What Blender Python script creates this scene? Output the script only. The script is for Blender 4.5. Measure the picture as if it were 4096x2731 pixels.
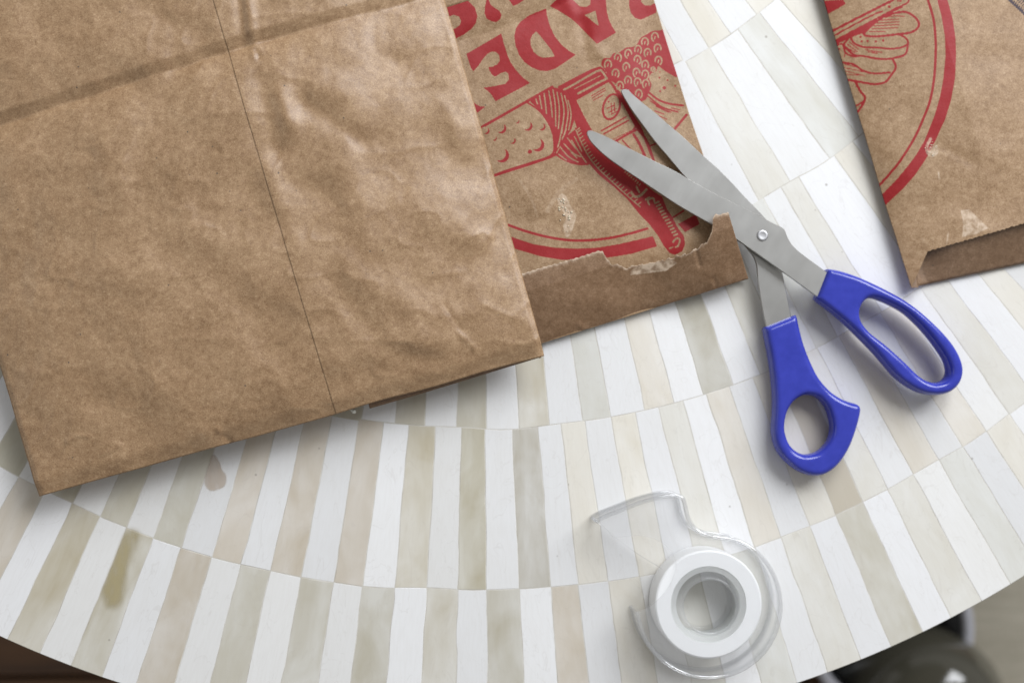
import bpy, bmesh, math, random
import numpy as np
from mathutils import Vector, Matrix
from mathutils.geometry import delaunay_2d_cdt

random.seed(7)
rng = np.random.default_rng(11)
for o in list(bpy.data.objects):
    bpy.data.objects.remove(o, do_unlink=True)
scn = bpy.context.scene
col = scn.collection
MM = 0.001

# ------------------------------------------------------------------ camera
CAM_H = 0.6944
FOC = 50.0 / 36.0
TILT, ROLL = math.radians(3.774), math.radians(65.65)
def _rz(a): return np.array([[math.cos(a), -math.sin(a), 0], [math.sin(a), math.cos(a), 0], [0, 0, 1]])
def _rx(a): return np.array([[1, 0, 0], [0, math.cos(a), -math.sin(a)], [0, math.sin(a), math.cos(a)]])
CM = _rz(-ROLL) @ _rx(TILT) @ _rz(ROLL)
cam_d = bpy.data.cameras.new('camera'); cam = bpy.data.objects.new('camera', cam_d); col.objects.link(cam)
cam.matrix_world = Matrix([list(CM[0]) + [0], list(CM[1]) + [0], list(CM[2]) + [CAM_H], [0, 0, 0, 1]])
cam_d.lens = 50; cam_d.sensor_width = 36; cam_d.sensor_fit = 'HORIZONTAL'
cam_d.clip_start = 0.02; cam_d.clip_end = 50
cam_d.dof.use_dof = True; cam_d.dof.focus_distance = 0.664; cam_d.dof.aperture_fstop = 4.5
scn.camera = cam

# ------------------------------------------------------------------ light: two tall window panes, a second window, pale room
world = bpy.data.worlds.new('World'); scn.world = world; world.use_nodes = True
wb = world.node_tree.nodes['Background']
wb.inputs[0].default_value = (1.0, 0.985, 0.96, 1); wb.inputs[1].default_value = 0.27
def area(name, loc, target, sx, sy, energy, color):
    l = bpy.data.lights.new(name, 'AREA'); l.shape = 'RECTANGLE'; l.size = sx; l.size_y = sy
    l.energy = energy; l.color = color
    o = bpy.data.objects.new(name, l); col.objects.link(o); o.location = loc
    o.rotation_euler = (Vector(target) - Vector(loc)).to_track_quat('-Z', 'Y').to_euler()
    return o
area('window_pane_light', (0.50, 1.28, 1.06), (0.10, 0.05, 0), 0.58, 1.10, 19.5, (0.935, 0.96, 1.0))
area('window_pane_light', (1.13, 0.90, 1.06), (0.10, 0.05, 0), 0.58, 1.10, 19.5, (0.935, 0.96, 1.0))
area('side_window_light', (-0.95, 0.10, 0.50), (-0.2, -0.05, 0), 0.5, 0.5, 0.7, (0.90, 0.95, 1.0))
vs = scn.view_settings
vs.view_transform = 'Standard'; vs.look = 'None'; vs.gamma = 1; vs.exposure = 0.12
scn.render.engine = 'CYCLES'
scn.cycles.max_bounces = 14; scn.cycles.transparent_max_bounces = 24

# ------------------------------------------------------------------ helpers
SRC_W, SRC_H = 4096.0, 2731.0
DK = SRC_W / 2352.0                       # survey points were read on a 2352 px wide view
def at_src(px, py, z):
    """survey point (photo pixels) -> place in the room at height z (m)"""
    px = np.asarray(px, float); py = np.asarray(py, float); z = np.asarray(z, float)
    d = np.stack([(px - SRC_W / 2) / SRC_W, -(py - SRC_H / 2) / SRC_W, np.full(px.shape, -FOC)], -1) @ CM.T
    t = (z - CAM_H) / d[..., 2]
    return np.stack([t * d[..., 0], t * d[..., 1], CAM_H + t * d[..., 2]], -1)
def at(x, y, z): return at_src(np.asarray(x, float) * DK, np.asarray(y, float) * DK, z)
def to_src(p):
    """plan position (m) -> survey pixel"""
    v = p - np.array([0, 0, CAM_H]); c = v @ CM
    return np.stack([SRC_W / 2 + c[..., 0] / -c[..., 2] * FOC * SRC_W, SRC_H / 2 - c[..., 1] / -c[..., 2] * FOC * SRC_W], -1)

def tag(o, label, cat, group=None):
    o['label'] = label; o['category'] = cat
    if group: o['group'] = group
    return o
def empty(name, loc, label, cat, group=None):
    o = bpy.data.objects.new(name, None); col.objects.link(o); o.location = loc; o.empty_display_size = 0.02
    return tag(o, label, cat, group)
def link(name, me, mat, parent=None, smooth=True):
    o = bpy.data.objects.new(name, me); col.objects.link(o)
    if mat: me.materials.append(mat)
    if smooth and len(me.polygons): me.polygons.foreach_set('use_smooth', np.ones(len(me.polygons), bool))
    if parent is not None:
        o.parent = parent; o.matrix_parent_inverse = Matrix.Translation(-parent.location)
    return o
def mesh(verts, faces, name='mesh'):
    me = bpy.data.meshes.new(name); me.from_pydata([tuple(map(float, v)) for v in verts], [], faces); me.update(); return me
def grid_mesh(P, name='sheet'):
    nv, nu = P.shape[:2]
    me = bpy.data.meshes.new(name)
    me.vertices.add(nu * nv); me.vertices.foreach_set('co', P.reshape(-1).astype(np.float32))
    i = np.arange(nu - 1)[None, :] + nu * np.arange(nv - 1)[:, None]
    q = np.stack([i, i + 1, i + nu + 1, i + nu], -1).reshape(-1, 4)
    me.loops.add(q.size); me.loops.foreach_set('vertex_index', q.reshape(-1).astype(np.int32))
    me.polygons.add(len(q)); me.polygons.foreach_set('loop_start', (np.arange(len(q)) * 4).astype(np.int32))
    me.update(calc_edges=True); return me
def thick(o, t, off=-1):
    m = o.modifiers.new('thickness', 'SOLIDIFY'); m.thickness = t; m.offset = off; return o

def vnoise(x, y, seed=0):
    """smooth value noise, vectorised, range about -1..1"""
    xi = np.floor(x).astype(np.int64); yi = np.floor(y).astype(np.int64); fx = x - xi; fy = y - yi
    def h(a, b):
        n = (a * 374761393 + b * 668265263 + seed * 974634777) & 0xffffffff
        n = ((n ^ (n >> 13)) * 1274126177) & 0xffffffff
        return ((n ^ (n >> 16)) & 0xffff) / 32767.5 - 1
    sx = fx * fx * fx * (fx * (fx * 6 - 15) + 10); sy = fy * fy * fy * (fy * (fy * 6 - 15) + 10)
    a = h(xi, yi) * (1 - sx) + h(xi + 1, yi) * sx; b = h(xi, yi + 1) * (1 - sx) + h(xi + 1, yi + 1) * sx
    return a * (1 - sy) + b * sy
def sm(a, b, x):
    t = np.clip((x - a) / (b - a), 0, 1); return t * t * (3 - 2 * t)
def catmull(pts, n=6, closed=True):
    p = np.asarray(pts, float); N = len(p); out = []
    rngi = range(N) if closed else range(N - 1)
    for i in rngi:
        if closed: a, b, c, d = p[i - 1], p[i], p[(i + 1) % N], p[(i + 2) % N]
        else: a, b, c, d = p[max(i - 1, 0)], p[i], p[i + 1], p[min(i + 2, N - 1)]
        for k in range(n):
            t = k / n
            out.append(0.5 * (2 * b + (c - a) * t + (2 * a - 5 * b + 4 * c - d) * t * t + (3 * b - a - 3 * c + d) * t ** 3))
    if not closed: out.append(p[-1])
    return np.array(out)
def inside(poly, X, Y):
    r = np.zeros(X.shape, bool); p = np.asarray(poly); n = len(p); j = n - 1
    for i in range(n):
        xi, yi = p[i]; xj, yj = p[j]
        if yi != yj:
            c = ((yi > Y) != (yj > Y)) & (X < (xj - xi) * (Y - yi) / (yj - yi) + xi); r ^= c
        j = i
    return r
def seg_dist(X, Y, a, b):
    dx, dy = b[0] - a[0], b[1] - a[1]; L = dx * dx + dy * dy + 1e-12
    t = np.clip(((X - a[0]) * dx + (Y - a[1]) * dy) / L, 0, 1)
    return np.hypot(X - a[0] - t * dx, Y - a[1] - t * dy)
def poly_dist(poly, X, Y, closed=True):
    d = np.full(X.shape, 1e9); n = len(poly)
    for i in range(n if closed else n - 1): d = np.minimum(d, seg_dist(X, Y, poly[i], poly[(i + 1) % n]))
    return d
def resample(poly, step):
    p = np.vstack([poly, poly[:1]]); s = np.r_[0, np.cumsum(np.hypot(*np.diff(p, axis=0).T))]
    n = max(8, int(s[-1] / step)); q = np.linspace(0, s[-1], n, endpoint=False)
    return np.stack([np.interp(q, s, p[:, 0]), np.interp(q, s, p[:, 1])], -1)

def pillow(name, outline, holes, zmid, half, rad, step, mat, parent, corner=None):
    """solid of constant thickness 2*half (m) with edges rounded to radius rad; outline and holes in plan metres"""
    loops = [resample(np.asarray(outline), step)] + [resample(np.asarray(h), step) for h in holes]
    def isin(X, Y):
        r = inside(loops[0], X, Y)
        for h in loops[1:]: r &= ~inside(h, X, Y)
        return r
    def dist(X, Y):
        d = poly_dist(loops[0], X, Y)
        for h in loops[1:]: d = np.minimum(d, poly_dist(h, X, Y))
        return d
    pts = []; edges = []
    for L in loops:
        b = len(pts); n = len(L); pts += [tuple(v) for v in L]; edges += [(b + i, b + (i + 1) % n) for i in range(n)]
    nb = len(pts)
    for L in loops:
        t = np.roll(L, -1, 0) - np.roll(L, 1, 0); t /= np.linalg.norm(t, axis=1)[:, None] + 1e-12
        nrm = np.stack([-t[:, 1], t[:, 0]], -1)
        for f in (0.03, 0.12, 0.28, 0.5, 0.8):
            for s in (1, -1):
                q = L + nrm * s * rad * f
                ok = isin(q[:, 0], q[:, 1]) & (dist(q[:, 0], q[:, 1]) > rad * f * 0.9)
                pts += [tuple(v) for v in q[ok]]
    lo = loops[0].min(0); hi = loops[0].max(0); g = max(step * 1.3, rad * 0.3)
    X, Y = np.meshgrid(np.arange(lo[0], hi[0], g), np.arange(lo[1], hi[1], g)); X, Y = X.ravel(), Y.ravel()
    ok = isin(X, Y); X, Y = X[ok], Y[ok]; ok = dist(X, Y) > rad * 0.95
    pts += list(zip(X[ok], Y[ok]))
    vo, eo, fo, *_ = delaunay_2d_cdt([Vector((p[0], p[1])) for p in pts], edges, [], 0, 1e-7)
    V = np.array([(v.x, v.y) for v in vo]); F = np.array([f for f in fo if len(f) == 3])
    c = V[F].mean(1); F = F[isin(c[:, 0], c[:, 1])]
    d = dist(V[:, 0], V[:, 1]); d[d < 1e-6] = 0
    k = np.clip(d / rad, 0, 1); hgt = half * np.clip(1 - (1 - k) ** 2.5, 0, 1) ** (1 / 2.5)
    zm = zmid(V[:, 0], V[:, 1]); rim = d == 0
    n = len(V); top = np.c_[V, zm + hgt]; bot = np.c_[V, zm - hgt]
    idx = np.arange(n) + n; idx[rim] = np.arange(n)[rim]
    faces = [tuple(map(int, f)) for f in F]
    # keep upward orientation
    a = V[F[:, 1]] - V[F[:, 0]]; b = V[F[:, 2]] - V[F[:, 0]]; up = (a[:, 0] * b[:, 1] - a[:, 1] * b[:, 0]) > 0
    faces = [f if u else f[::-1] for f, u in zip(faces, up)]
    faces += [tuple(int(idx[i]) for i in f[::-1]) for f in faces]
    me = mesh(np.vstack([top, bot]), faces)
    bm = bmesh.new(); bm.from_mesh(me)
    loose = [v for v in bm.verts if not v.link_faces]; bmesh.ops.delete(bm, geom=loose, context='VERTS')
    bm.to_mesh(me); bm.free()
    return link(name, me, mat, parent)

def plate(name, outline, holes, z, half, cham, mat, parent):
    """flat plate with chamfered edges; outline and holes in plan metres"""
    loops = [np.asarray(outline, float)] + [np.asarray(h, float) for h in holes]
    V = []; F = []; ins_all = []
    for li, L in enumerate(loops):
        n = len(L); d = np.roll(L, -1, 0) - np.roll(L, 1, 0); d /= np.linalg.norm(d, axis=1)[:, None] + 1e-12; nr = np.stack([d[:, 1], -d[:, 0]], -1)
        a2 = np.sum(L[:, 0] * np.roll(L[:, 1], -1) - L[:, 1] * np.roll(L[:, 0], -1))
        if a2 < 0: L = L[::-1]; nr = nr[::-1] * -1
        out = 1 if li == 0 else -1
        I = L - nr * cham * out; b = len(V); zl = z(L[:, 0], L[:, 1])
        for k in range(n): V.append((I[k, 0], I[k, 1], zl[k] + half))
        for k in range(n): V.append((L[k, 0], L[k, 1], zl[k] + half - cham))
        for k in range(n): V.append((L[k, 0], L[k, 1], zl[k] - half + cham))
        for k in range(n): V.append((I[k, 0], I[k, 1], zl[k] - half))
        for r in range(3):
            for k in range(n):
                j = (k + 1) % n; f = (b + r * n + k, b + (r + 1) * n + k, b + (r + 1) * n + j, b + r * n + j); F.append(f if li == 0 else f[::-1])
        ins_all.append((I, b, n))
    pts = np.vstack([i[0] for i in ins_all]); edges = []; top = []; bot = []; c = 0
    for I, b, n in ins_all:
        edges += [(c + k, c + (k + 1) % n) for k in range(n)]; top += [b + k for k in range(n)]; bot += [b + 3 * n + k for k in range(n)]; c += n
    vo, eo, fo, ov, *_ = delaunay_2d_cdt([Vector(p) for p in pts], edges, [], 0, 1e-9)
    for f in fo:
        q = np.mean([vo[i][:] for i in f], 0); X, Y = np.array([q[0]]), np.array([q[1]])
        if not inside(ins_all[0][0], X, Y)[0] or any(inside(i[0], X, Y)[0] for i in ins_all[1:]): continue
        ids = [ov[i][0] for i in f]; p = pts[ids]
        if (p[1, 0] - p[0, 0]) * (p[2, 1] - p[0, 1]) - (p[1, 1] - p[0, 1]) * (p[2, 0] - p[0, 0]) < 0: ids = ids[::-1]
        F.append(tuple(top[i] for i in ids)); F.append(tuple(bot[i] for i in ids[::-1]))
    return link(name, mesh(V, F), mat, parent, False)

def smooth_solid(o, vox=.0004):
    m = o.modifiers.new('even', 'REMESH'); m.mode = 'VOXEL'; m.voxel_size = vox; m.use_smooth_shade = True
    m = o.modifiers.new('soften', 'SMOOTH'); m.factor = 0.5; m.iterations = 9

def lathe(prof, seg=64, center=(0, 0, 0), name='lathe', close=False):
    V = []; F = []; n = len(prof)
    for k in range(seg):
        a = 2 * math.pi * k / seg
        for r, z in prof: V.append((center[0] + r * math.cos(a), center[1] + r * math.sin(a), center[2] + z))
    m = n if close else n - 1
    for k in range(seg):
        for i in range(m):
            j = (i + 1) % n; k2 = (k + 1) % seg
            F.append((k * n + i, k2 * n + i, k2 * n + j, k * n + j))
    return mesh(V, F, name)

# ------------------------------------------------------------------ materials
class NT:
    def __init__(s, name):
        s.m = bpy.data.materials.new(name); s.m.use_nodes = True; s.t = s.m.node_tree; s.t.nodes.clear()
        s.out = s.n('ShaderNodeOutputMaterial')
    def n(s, typ, **kw):
        nd = s.t.nodes.new(typ)
        for k, v in kw.items():
            if k.startswith('i_'): nd.inputs[k[2:].replace('_', ' ')].default_value = v
            elif k.startswith('x'): nd.inputs[int(k[1:])].default_value = v
            else: setattr(nd, k, v)
        return nd
    def l(s, a, b): s.t.links.new(a, b)
    def coord(s, scale=(1, 1, 1), rnd=False):
        tc = s.n('ShaderNodeTexCoord'); mp = s.n('ShaderNodeMapping'); mp.inputs['Scale'].default_value = scale
        s.l(tc.outputs['Object'], mp.inputs['Vector'])
        if rnd:
            oi = s.n('ShaderNodeObjectInfo'); m = s.n('ShaderNodeMath', operation='MULTIPLY', x1=37.0)
            s.l(oi.outputs['Random'], m.inputs[0]); s.l(m.outputs[0], mp.inputs['Location'])
        return mp.outputs[0]
    def noise(s, vec, scale, detail=4, rough=0.55, dist=0.0):
        nd = s.n('ShaderNodeTexNoise', i_Scale=scale, i_Detail=detail, i_Roughness=rough, i_Distortion=dist)
        s.l(vec, nd.inputs['Vector']); return nd.outputs['Fac']
    def ramp(s, fac, stops):
        nd = s.n('ShaderNodeValToRGB'); e = nd.color_ramp.elements
        e[0].position, e[0].color = stops[0][0], stops[0][1]
        e[1].position, e[1].color = stops[-1][0], stops[-1][1]
        for p, c in stops[1:-1]:
            x = e.new(p); x.color = c
        s.l(fac, nd.inputs[0]); return nd.outputs[0]
    def mix(s, fac, a, b, mode='MIX'):
        nd = s.n('ShaderNodeMix', data_type='RGBA', blend_type=mode)
        for src, i in ((fac, 0), (a, 6), (b, 7)):
            if hasattr(src, 'is_output') or hasattr(src, 'links'): s.l(src, nd.inputs[i])
            else: nd.inputs[i].default_value = src
        return nd.outputs[2]
    def math(s, op, a, b=0.0):
        nd = s.n('ShaderNodeMath', operation=op)
        for src, i in ((a, 0), (b, 1)):
            if hasattr(src, 'links'): s.l(src, nd.inputs[i])
            else: nd.inputs[i].default_value = src
        return nd.outputs[0]
    def bsdf(s, color, rough=0.5, bump=None, bstr=0.1, bdist=0.001, **kw):
        b = s.n('ShaderNodeBsdfPrincipled')
        if hasattr(color, 'links'): s.l(color, b.inputs['Base Color'])
        else: b.inputs['Base Color'].default_value = color
        if hasattr(rough, 'links'): s.l(rough, b.inputs['Roughness'])
        else: b.inputs['Roughness'].default_value = rough
        for k, v in kw.items(): b.inputs[k.replace('_', ' ')].default_value = v
        if bump is not None:
            bp = s.n('ShaderNodeBump', i_Strength=bstr, i_Distance=bdist); s.l(bump, bp.inputs['Height']); s.l(bp.outputs[0], b.inputs['Normal'])
        s.l(b.outputs[0], s.out.inputs[0]); return b
def g(v): return (v, v, v, 1)
def rgb(r, gg, b): return (r, gg, b, 1)

def paper_material(name, printed=False, dark=1.0, warm=1.0, blue=None):
    blue = warm if blue is None else blue
    n = NT(name); v = n.coord()
    big = n.noise(v, 60, 5, 0.62); mid = n.noise(v, 330, 4, 0.65); 
    vf = n.coord((1, 1, 1)); fib = n.noise(vf, 1500, 3, 0.7, 1.2); fib2 = n.noise(n.coord((1.0, 3.0, 1.0)), 900, 3, 0.7, 2.0)
    s = n.math('ADD', n.math('MULTIPLY', big, 0.17), n.math('ADD', n.math('MULTIPLY', mid, 0.31), n.math('MULTIPLY', fib, 0.58)))
    lo = rgb(0.215 * dark, 0.122 * dark * warm, 0.059 * dark * blue); md = rgb(0.352 * dark, 0.222 * dark * warm, 0.123 * dark * blue); hi = rgb(0.52 * dark, 0.365 * dark * warm, 0.235 * dark * blue)
    c = n.ramp(s, [(0.43, lo), (0.577, md), (0.725, hi)])
    # stray pale and dark fibres, pulp specks
    c = n.mix(n.ramp(fib2, [(0.62, g(0)), (0.74, g(0.45))]), c, rgb(0.62 * dark, 0.48 * dark, 0.34 * dark))
    vo = n.n('ShaderNodeTexVoronoi', i_Scale=95.0); n.l(v, vo.inputs['Vector'])
    c = n.mix(n.ramp(vo.outputs['Distance'], [(0.025, g(0.85)), (0.05, g(0))]), c, rgb(0.06, 0.05, 0.04))
    vo2 = n.n('ShaderNodeTexVoronoi', i_Scale=230.0); n.l(v, vo2.inputs['Vector'])
    c = n.mix(n.ramp(vo2.outputs['Distance'], [(0.05, g(0.35)), (0.10, g(0))]), c, rgb(0.13, 0.08, 0.05))
    if printed:
        at_ = n.n('ShaderNodeAttribute', attribute_name='ink'); sep = n.n('ShaderNodeSeparateColor'); n.l(at_.outputs['Color'], sep.inputs[0])
        wob = n.math('MULTIPLY', n.math('SUBTRACT', mid, 0.5), 0.25)
        def edge(sock): return n.ramp(n.math('ADD', sock, wob), [(0.40, g(0)), (0.60, g(1))])
        red = n.mix(n.ramp(s, [(0.42, g(0)), (0.78, g(1))]), rgb(0.27, 0.009, 0.011), rgb(0.36, 0.024, 0.027))
        c = n.mix(edge(sep.outputs[0]), c, red)
        c = n.mix(edge(sep.outputs[1]), c, rgb(0.045, 0.026, 0.036))
        c = n.mix(n.math('MULTIPLY', sep.outputs[2], n.ramp(mid, [(0.40, g(0.25)), (0.6, g(1))])), c, rgb(0.60, 0.47, 0.35))
    hgt = n.math('ADD', n.math('MULTIPLY', fib, 0.5), n.math('MULTIPLY', mid, 0.9))
    n.bsdf(c, n.ramp(big, [(0.3, g(0.43)), (0.7, g(0.52))]), hgt, 0.22, 0.0006, Specular_IOR_Level=0.38 if printed else 0.74)
    return n.m
M_PAPER = paper_material('kraft_paper', False, 1.08, 0.995, 0.95)
M_PRINT = paper_material('printed_kraft_paper', True, 1.06, 1.035, 1.06)
M_PAPER_SHADED = paper_material('kraft_paper_shaded', False, 0.66, 0.95)  # same kraft darkened; shade on flaps and inner panels is in the colour
M_SCUFF = paper_material('torn_paper_core', False, 1.45, 1.12)

def bone_material():
    n = NT('polished_bone_inlay'); oi = n.n('ShaderNodeObjectInfo')
    v = n.coord((14, 60, 60), True); str_ = n.noise(v, 1.0, 5, 0.6, 0.5)
    v2 = n.coord((26, 40, 40), True); blot = n.noise(v2, 1.3, 3, 0.5, 0.8)
    fine = n.noise(n.coord((120, 900, 900), True), 1.0, 3, 0.6)
    f = n.math('ADD', n.math('MULTIPLY', str_, 0.55), n.math('MULTIPLY', blot, 0.45))
    dark = n.mix(1.0, oi.outputs['Color'], rgb(0.80, 0.765, 0.68), 'MULTIPLY')
    lite = n.mix(0.42, oi.outputs['Color'], rgb(0.80, 0.80, 0.79))
    c = n.mix(n.ramp(f, [(0.32, g(0)), (0.62, g(1))]), dark, lite)
    # strength of the mottling rides in the object colour's alpha
    c = n.mix(oi.outputs['Alpha'], oi.outputs['Color'], c)
    c = n.mix(n.ramp(fine, [(0.35, g(0.06)), (0.6, g(0))]), c, rgb(0.45, 0.40, 0.33))
    vo = n.n('ShaderNodeTexVoronoi', i_Scale=1.0); n.l(n.coord((42, 42, 42), True), vo.inputs['Vector'])
    c = n.mix(n.ramp(vo.outputs['Distance'], [(0.018, g(0.55)), (0.035, g(0))]), c, rgb(0.20, 0.17, 0.13))
    hairs = n.noise(n.coord((30, 70, 70), True), 1.0, 3, 0.5, 1.5)
    crack = n.ramp(hairs, [(0.488, g(0)), (0.497, g(0.16)), (0.506, g(0))])
    c = n.mix(crack, c, rgb(0.42, 0.38, 0.33))
    b = n.bsdf(c, 0.34, fine, 0.05, 0.0003, Specular_IOR_Level=0.4, Coat_Weight=0.25, Coat_Roughness=0.2)
    return n.m
M_BONE = bone_material()
def grout_material():
    n = NT('resin_bed'); n.bsdf(n.ramp(n.noise(n.coord(), 120, 4), [(0.3, rgb(0.50, 0.47, 0.41)), (0.7, rgb(0.68, 0.66, 0.61))]), 0.45); return n.m
M_BED = grout_material()
def simple(name, c, rough, bump=None, **kw):
    n = NT(name)
    if bump: n.bsdf(c, rough, n.noise(n.coord(), bump[0], 4), bump[1], 0.0004, **kw)
    else: n.bsdf(c, rough, **kw)
    return n.m
def steel_material():
    n = NT('brushed_steel'); tc = n.n('ShaderNodeTexCoord'); mp0 = n.n('ShaderNodeMapping'); mp0.inputs['Rotation'].default_value = (0, 0, math.radians(32 - 90)); n.l(tc.outputs['Object'], mp0.inputs['Vector']); mp1 = n.n('ShaderNodeMapping'); mp1.inputs['Scale'].default_value = (25, 1400, 25); n.l(mp0.outputs[0], mp1.inputs['Vector']); br = n.noise(mp1.outputs[0], 1.0, 4, 0.7)
    sm_ = n.noise(n.coord(), 70, 3, 0.5)
    c = n.ramp(sm_, [(0.3, rgb(0.545, 0.54, 0.52)), (0.7, rgb(0.585, 0.58, 0.56))])
    n.bsdf(c, n.ramp(n.math('ADD', n.math('MULTIPLY', br, .5), n.math('MULTIPLY', sm_, .5)), [(0.35, g(0.31)), (0.65, g(0.35))]), br, 0.02, 0.0002, Metallic=1.0)
    return n.m
M_STEEL = steel_material()
def blue_material():
    n = NT('blue_handle_plastic'); f = n.noise(n.coord(), 1400, 2, 0.5)
    sc = n.noise(n.coord((1, 1, 1)), 180, 4, 0.6)
    n.bsdf(n.ramp(sc, [(0.3, rgb(0.032, 0.044, 0.35)), (0.7, rgb(0.040, 0.053, 0.41))]), n.ramp(sc, [(0.3, g(0.13)), (0.7, g(0.22))]), f, 0.02, 0.0003, Specular_IOR_Level=0.5)
    return n.m
M_BLUE = blue_material()
def clear_material(name='clear_plastic', tint=1.0, edge=0.95, f0=0.035, f1=0.30, reflect_white=0.05):
    n = NT(name); lw = n.n('ShaderNodeLayerWeight', i_Blend=0.5)
    tr = n.n('ShaderNodeBsdfTransparent'); n.l(n.ramp(lw.outputs['Facing'], [(0.5, rgb(tint, tint, tint)), (1.0, rgb(edge * 0.985, edge * 0.99, edge))]), tr.inputs[0])
    gl = n.n('ShaderNodeBsdfGlossy', i_Roughness=0.05)
    fac = n.math('ADD', f0, n.math('MULTIPLY', n.math('POWER', lw.outputs['Facing'], 3.0), f1))
    mx = n.n('ShaderNodeMixShader'); n.l(fac, mx.inputs[0]); n.l(tr.outputs[0], mx.inputs[1]); n.l(gl.outputs[0], mx.inputs[2])
    di = n.n('ShaderNodeBsdfDiffuse'); di.inputs[0].default_value = rgb(.9, .92, .95); m2 = n.n('ShaderNodeMixShader'); m2.inputs[0].default_value = reflect_white; n.l(mx.outputs[0], m2.inputs[1]); n.l(di.outputs[0], m2.inputs[2])  # white diffuse share stands in for room light reflected off the plastic
    n.l(m2.outputs[0], n.out.inputs[0]); return n.m
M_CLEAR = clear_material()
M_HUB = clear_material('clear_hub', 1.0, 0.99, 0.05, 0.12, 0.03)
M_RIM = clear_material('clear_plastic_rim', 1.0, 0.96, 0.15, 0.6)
def translucent(name, c, rough, frac):
    n = NT(name); b = n.bsdf(c, rough); tl = n.n('ShaderNodeBsdfTranslucent'); tl.inputs[0].default_value = c
    mx = n.n('ShaderNodeMixShader'); mx.inputs[0].default_value = frac; n.l(b.outputs[0], mx.inputs[1]); n.l(tl.outputs[0], mx.inputs[2]); n.l(mx.outputs[0], n.out.inputs[0]); return n.m
def tape_material():
    n = NT('matte_tape_roll'); c = rgb(0.96, 0.965, 0.97)
    w = n.n('ShaderNodeTexWave', wave_type='RINGS', rings_direction='Z', i_Scale=1500.0, i_Distortion=2.0, i_Detail=2.0); tc = n.n('ShaderNodeTexCoord'); n.l(tc.outputs['Object'], w.inputs['Vector'])
    b = n.bsdf(n.ramp(w.outputs['Fac'], [(0.0, rgb(0.945, 0.95, 0.95)), (1.0, c)]), 0.4, w.outputs['Fac'], 0.06, 0.0002); tl = n.n('ShaderNodeBsdfTranslucent'); tl.inputs[0].default_value = c
    mx = n.n('ShaderNodeMixShader'); mx.inputs[0].default_value = 0.10; n.l(b.outputs[0], mx.inputs[1]); n.l(tl.outputs[0], mx.inputs[2]); n.l(mx.outputs[0], n.out.inputs[0]); return n.m
M_TAPE = tape_material()
M_CORE = translucent('frosted_tape_core', rgb(0.96, 0.965, 0.955), 0.35, 0.78)
M_GLUE = simple('dried_glue', rgb(0.62, 0.53, 0.40), 0.65, (700, 0.3), Subsurface_Weight=0.2, Subsurface_Radius=(0.002, 0.002, 0.001))
M_BLACK = simple('black_lacquer', rgb(0.012, 0.013, 0.015), 0.25, (90, 0.1))
M_RIMW = simple('pale_enamel_rim', rgb(0.50, 0.50, 0.54), 0.3)
M_SMOKE = simple('smoked_glaze', rgb(0.085, 0.080, 0.060), 0.10, (60, 0.15), Coat_Weight=0.6)
def wood_material():
    n = NT('walnut_floorboards'); w = n.noise(n.coord((3, 40, 40), True), 1.0, 5, 0.6, 1.0)
    n.bsdf(n.ramp(w, [(0.3, rgb(0.050, 0.022, 0.009)), (0.7, rgb(0.17, 0.078, 0.028))]), 0.4, w, 0.1, 0.001); return n.m
M_WOOD = wood_material()
def rug_material():
    n = NT('woven_rug'); a = n.noise(n.coord((20, 260, 1)), 1.0, 4, 0.6); b = n.noise(n.coord(), 600, 3)
    n.bsdf(n.ramp(n.math('ADD', n.math('MULTIPLY', a, .6), n.math('MULTIPLY', b, .4)), [(0.35, rgb(0.36, 0.325, 0.25)), (0.65, rgb(0.52, 0.48, 0.39))]), 0.9, b, 0.6, 0.003); return n.m
M_RUG = rug_material()

# ------------------------------------------------------------------ table
FLOOR_Z = -0.43
fc = np.array([-0.45309737, 0.24419659]) * CAM_H
ca, sa = math.cos(-ROLL), math.sin(-ROLL)
TC = np.array([ca * fc[0] - sa * fc[1], sa * fc[0] + ca * fc[1]])            # centre of the round top
RAD = np.array([0.76294439, 0.66079005, 0.54807113, 0.4351888, 0.32190405, 0.2085, 0.0955]) * CAM_H
table = empty('round_table', (TC[0], TC[1], FLOOR_Z), 'round pedestal table with radiating white and beige bone inlay tiles', 'table')

def ang_src(x, y):
    p = at_src(np.array([x]), np.array([y]), 0.0)[0]; return math.atan2(p[1] - TC[1], p[0] - TC[0])
S1 = [(-48, 1848), (0+10, 1878), (70, 1914), (180, 1965), (289, 2014), (400, 2065), (506, 2111), (616, 2138), (729, 2177), (852, 2211), (967, 2244), (1085, 2268), (1206, 2304), (1336, 2319), (1453, 2336), (1578, 2355), (1706, 2364), (1831, 2362), (1947, 2362), (2078, 2356), (2202, 2350), (2314, 2345), (2431, 2328), (2557, 2305), (2672, 2282), (2787, 2252), (2902, 2218), (3017, 2182), (3125, 2150), (3238, 2101), (3342, 2054), (3453, 2009), (3552, 1961), (3655, 1901), (3759, 1846), (3857, 1795), (3946, 1727), (4036, 1654)]
S1 = [S1[0]] + S1[2:]
A1 = [ang_src(*p) for p in S1]                       # boundaries shared by the two outer rings
A2 = [ang_src(*p) for p in [(1444, 1690), (1576, 1703), (1695, 1715), (1827, 1722), (1945, 1722), (2076, 1706), (2198, 1695), (2332, 1684), (2442, 1669), (2578, 1628), (2695, 1610), (2813, 1575), (2930, 1533), (3040, 1500), (3155, 1450), (3266, 1398), (3355, 1354), (3445, 1305), (3530, 1254)]]
A2 = A2 + [ang_src(*p) for p in [(3700, 1130), (3790, 1055)]]
A3 = [ang_src(*p) for p in [(2745, 250), (2839, 193), (2948, 113), (3033, 46), (3111, -10)]]
A4 = [ang_src(*p) for p in [(2735, 255), (2835, 196), (2920, 132), (3022, 53), (3094, 0)]]
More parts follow.
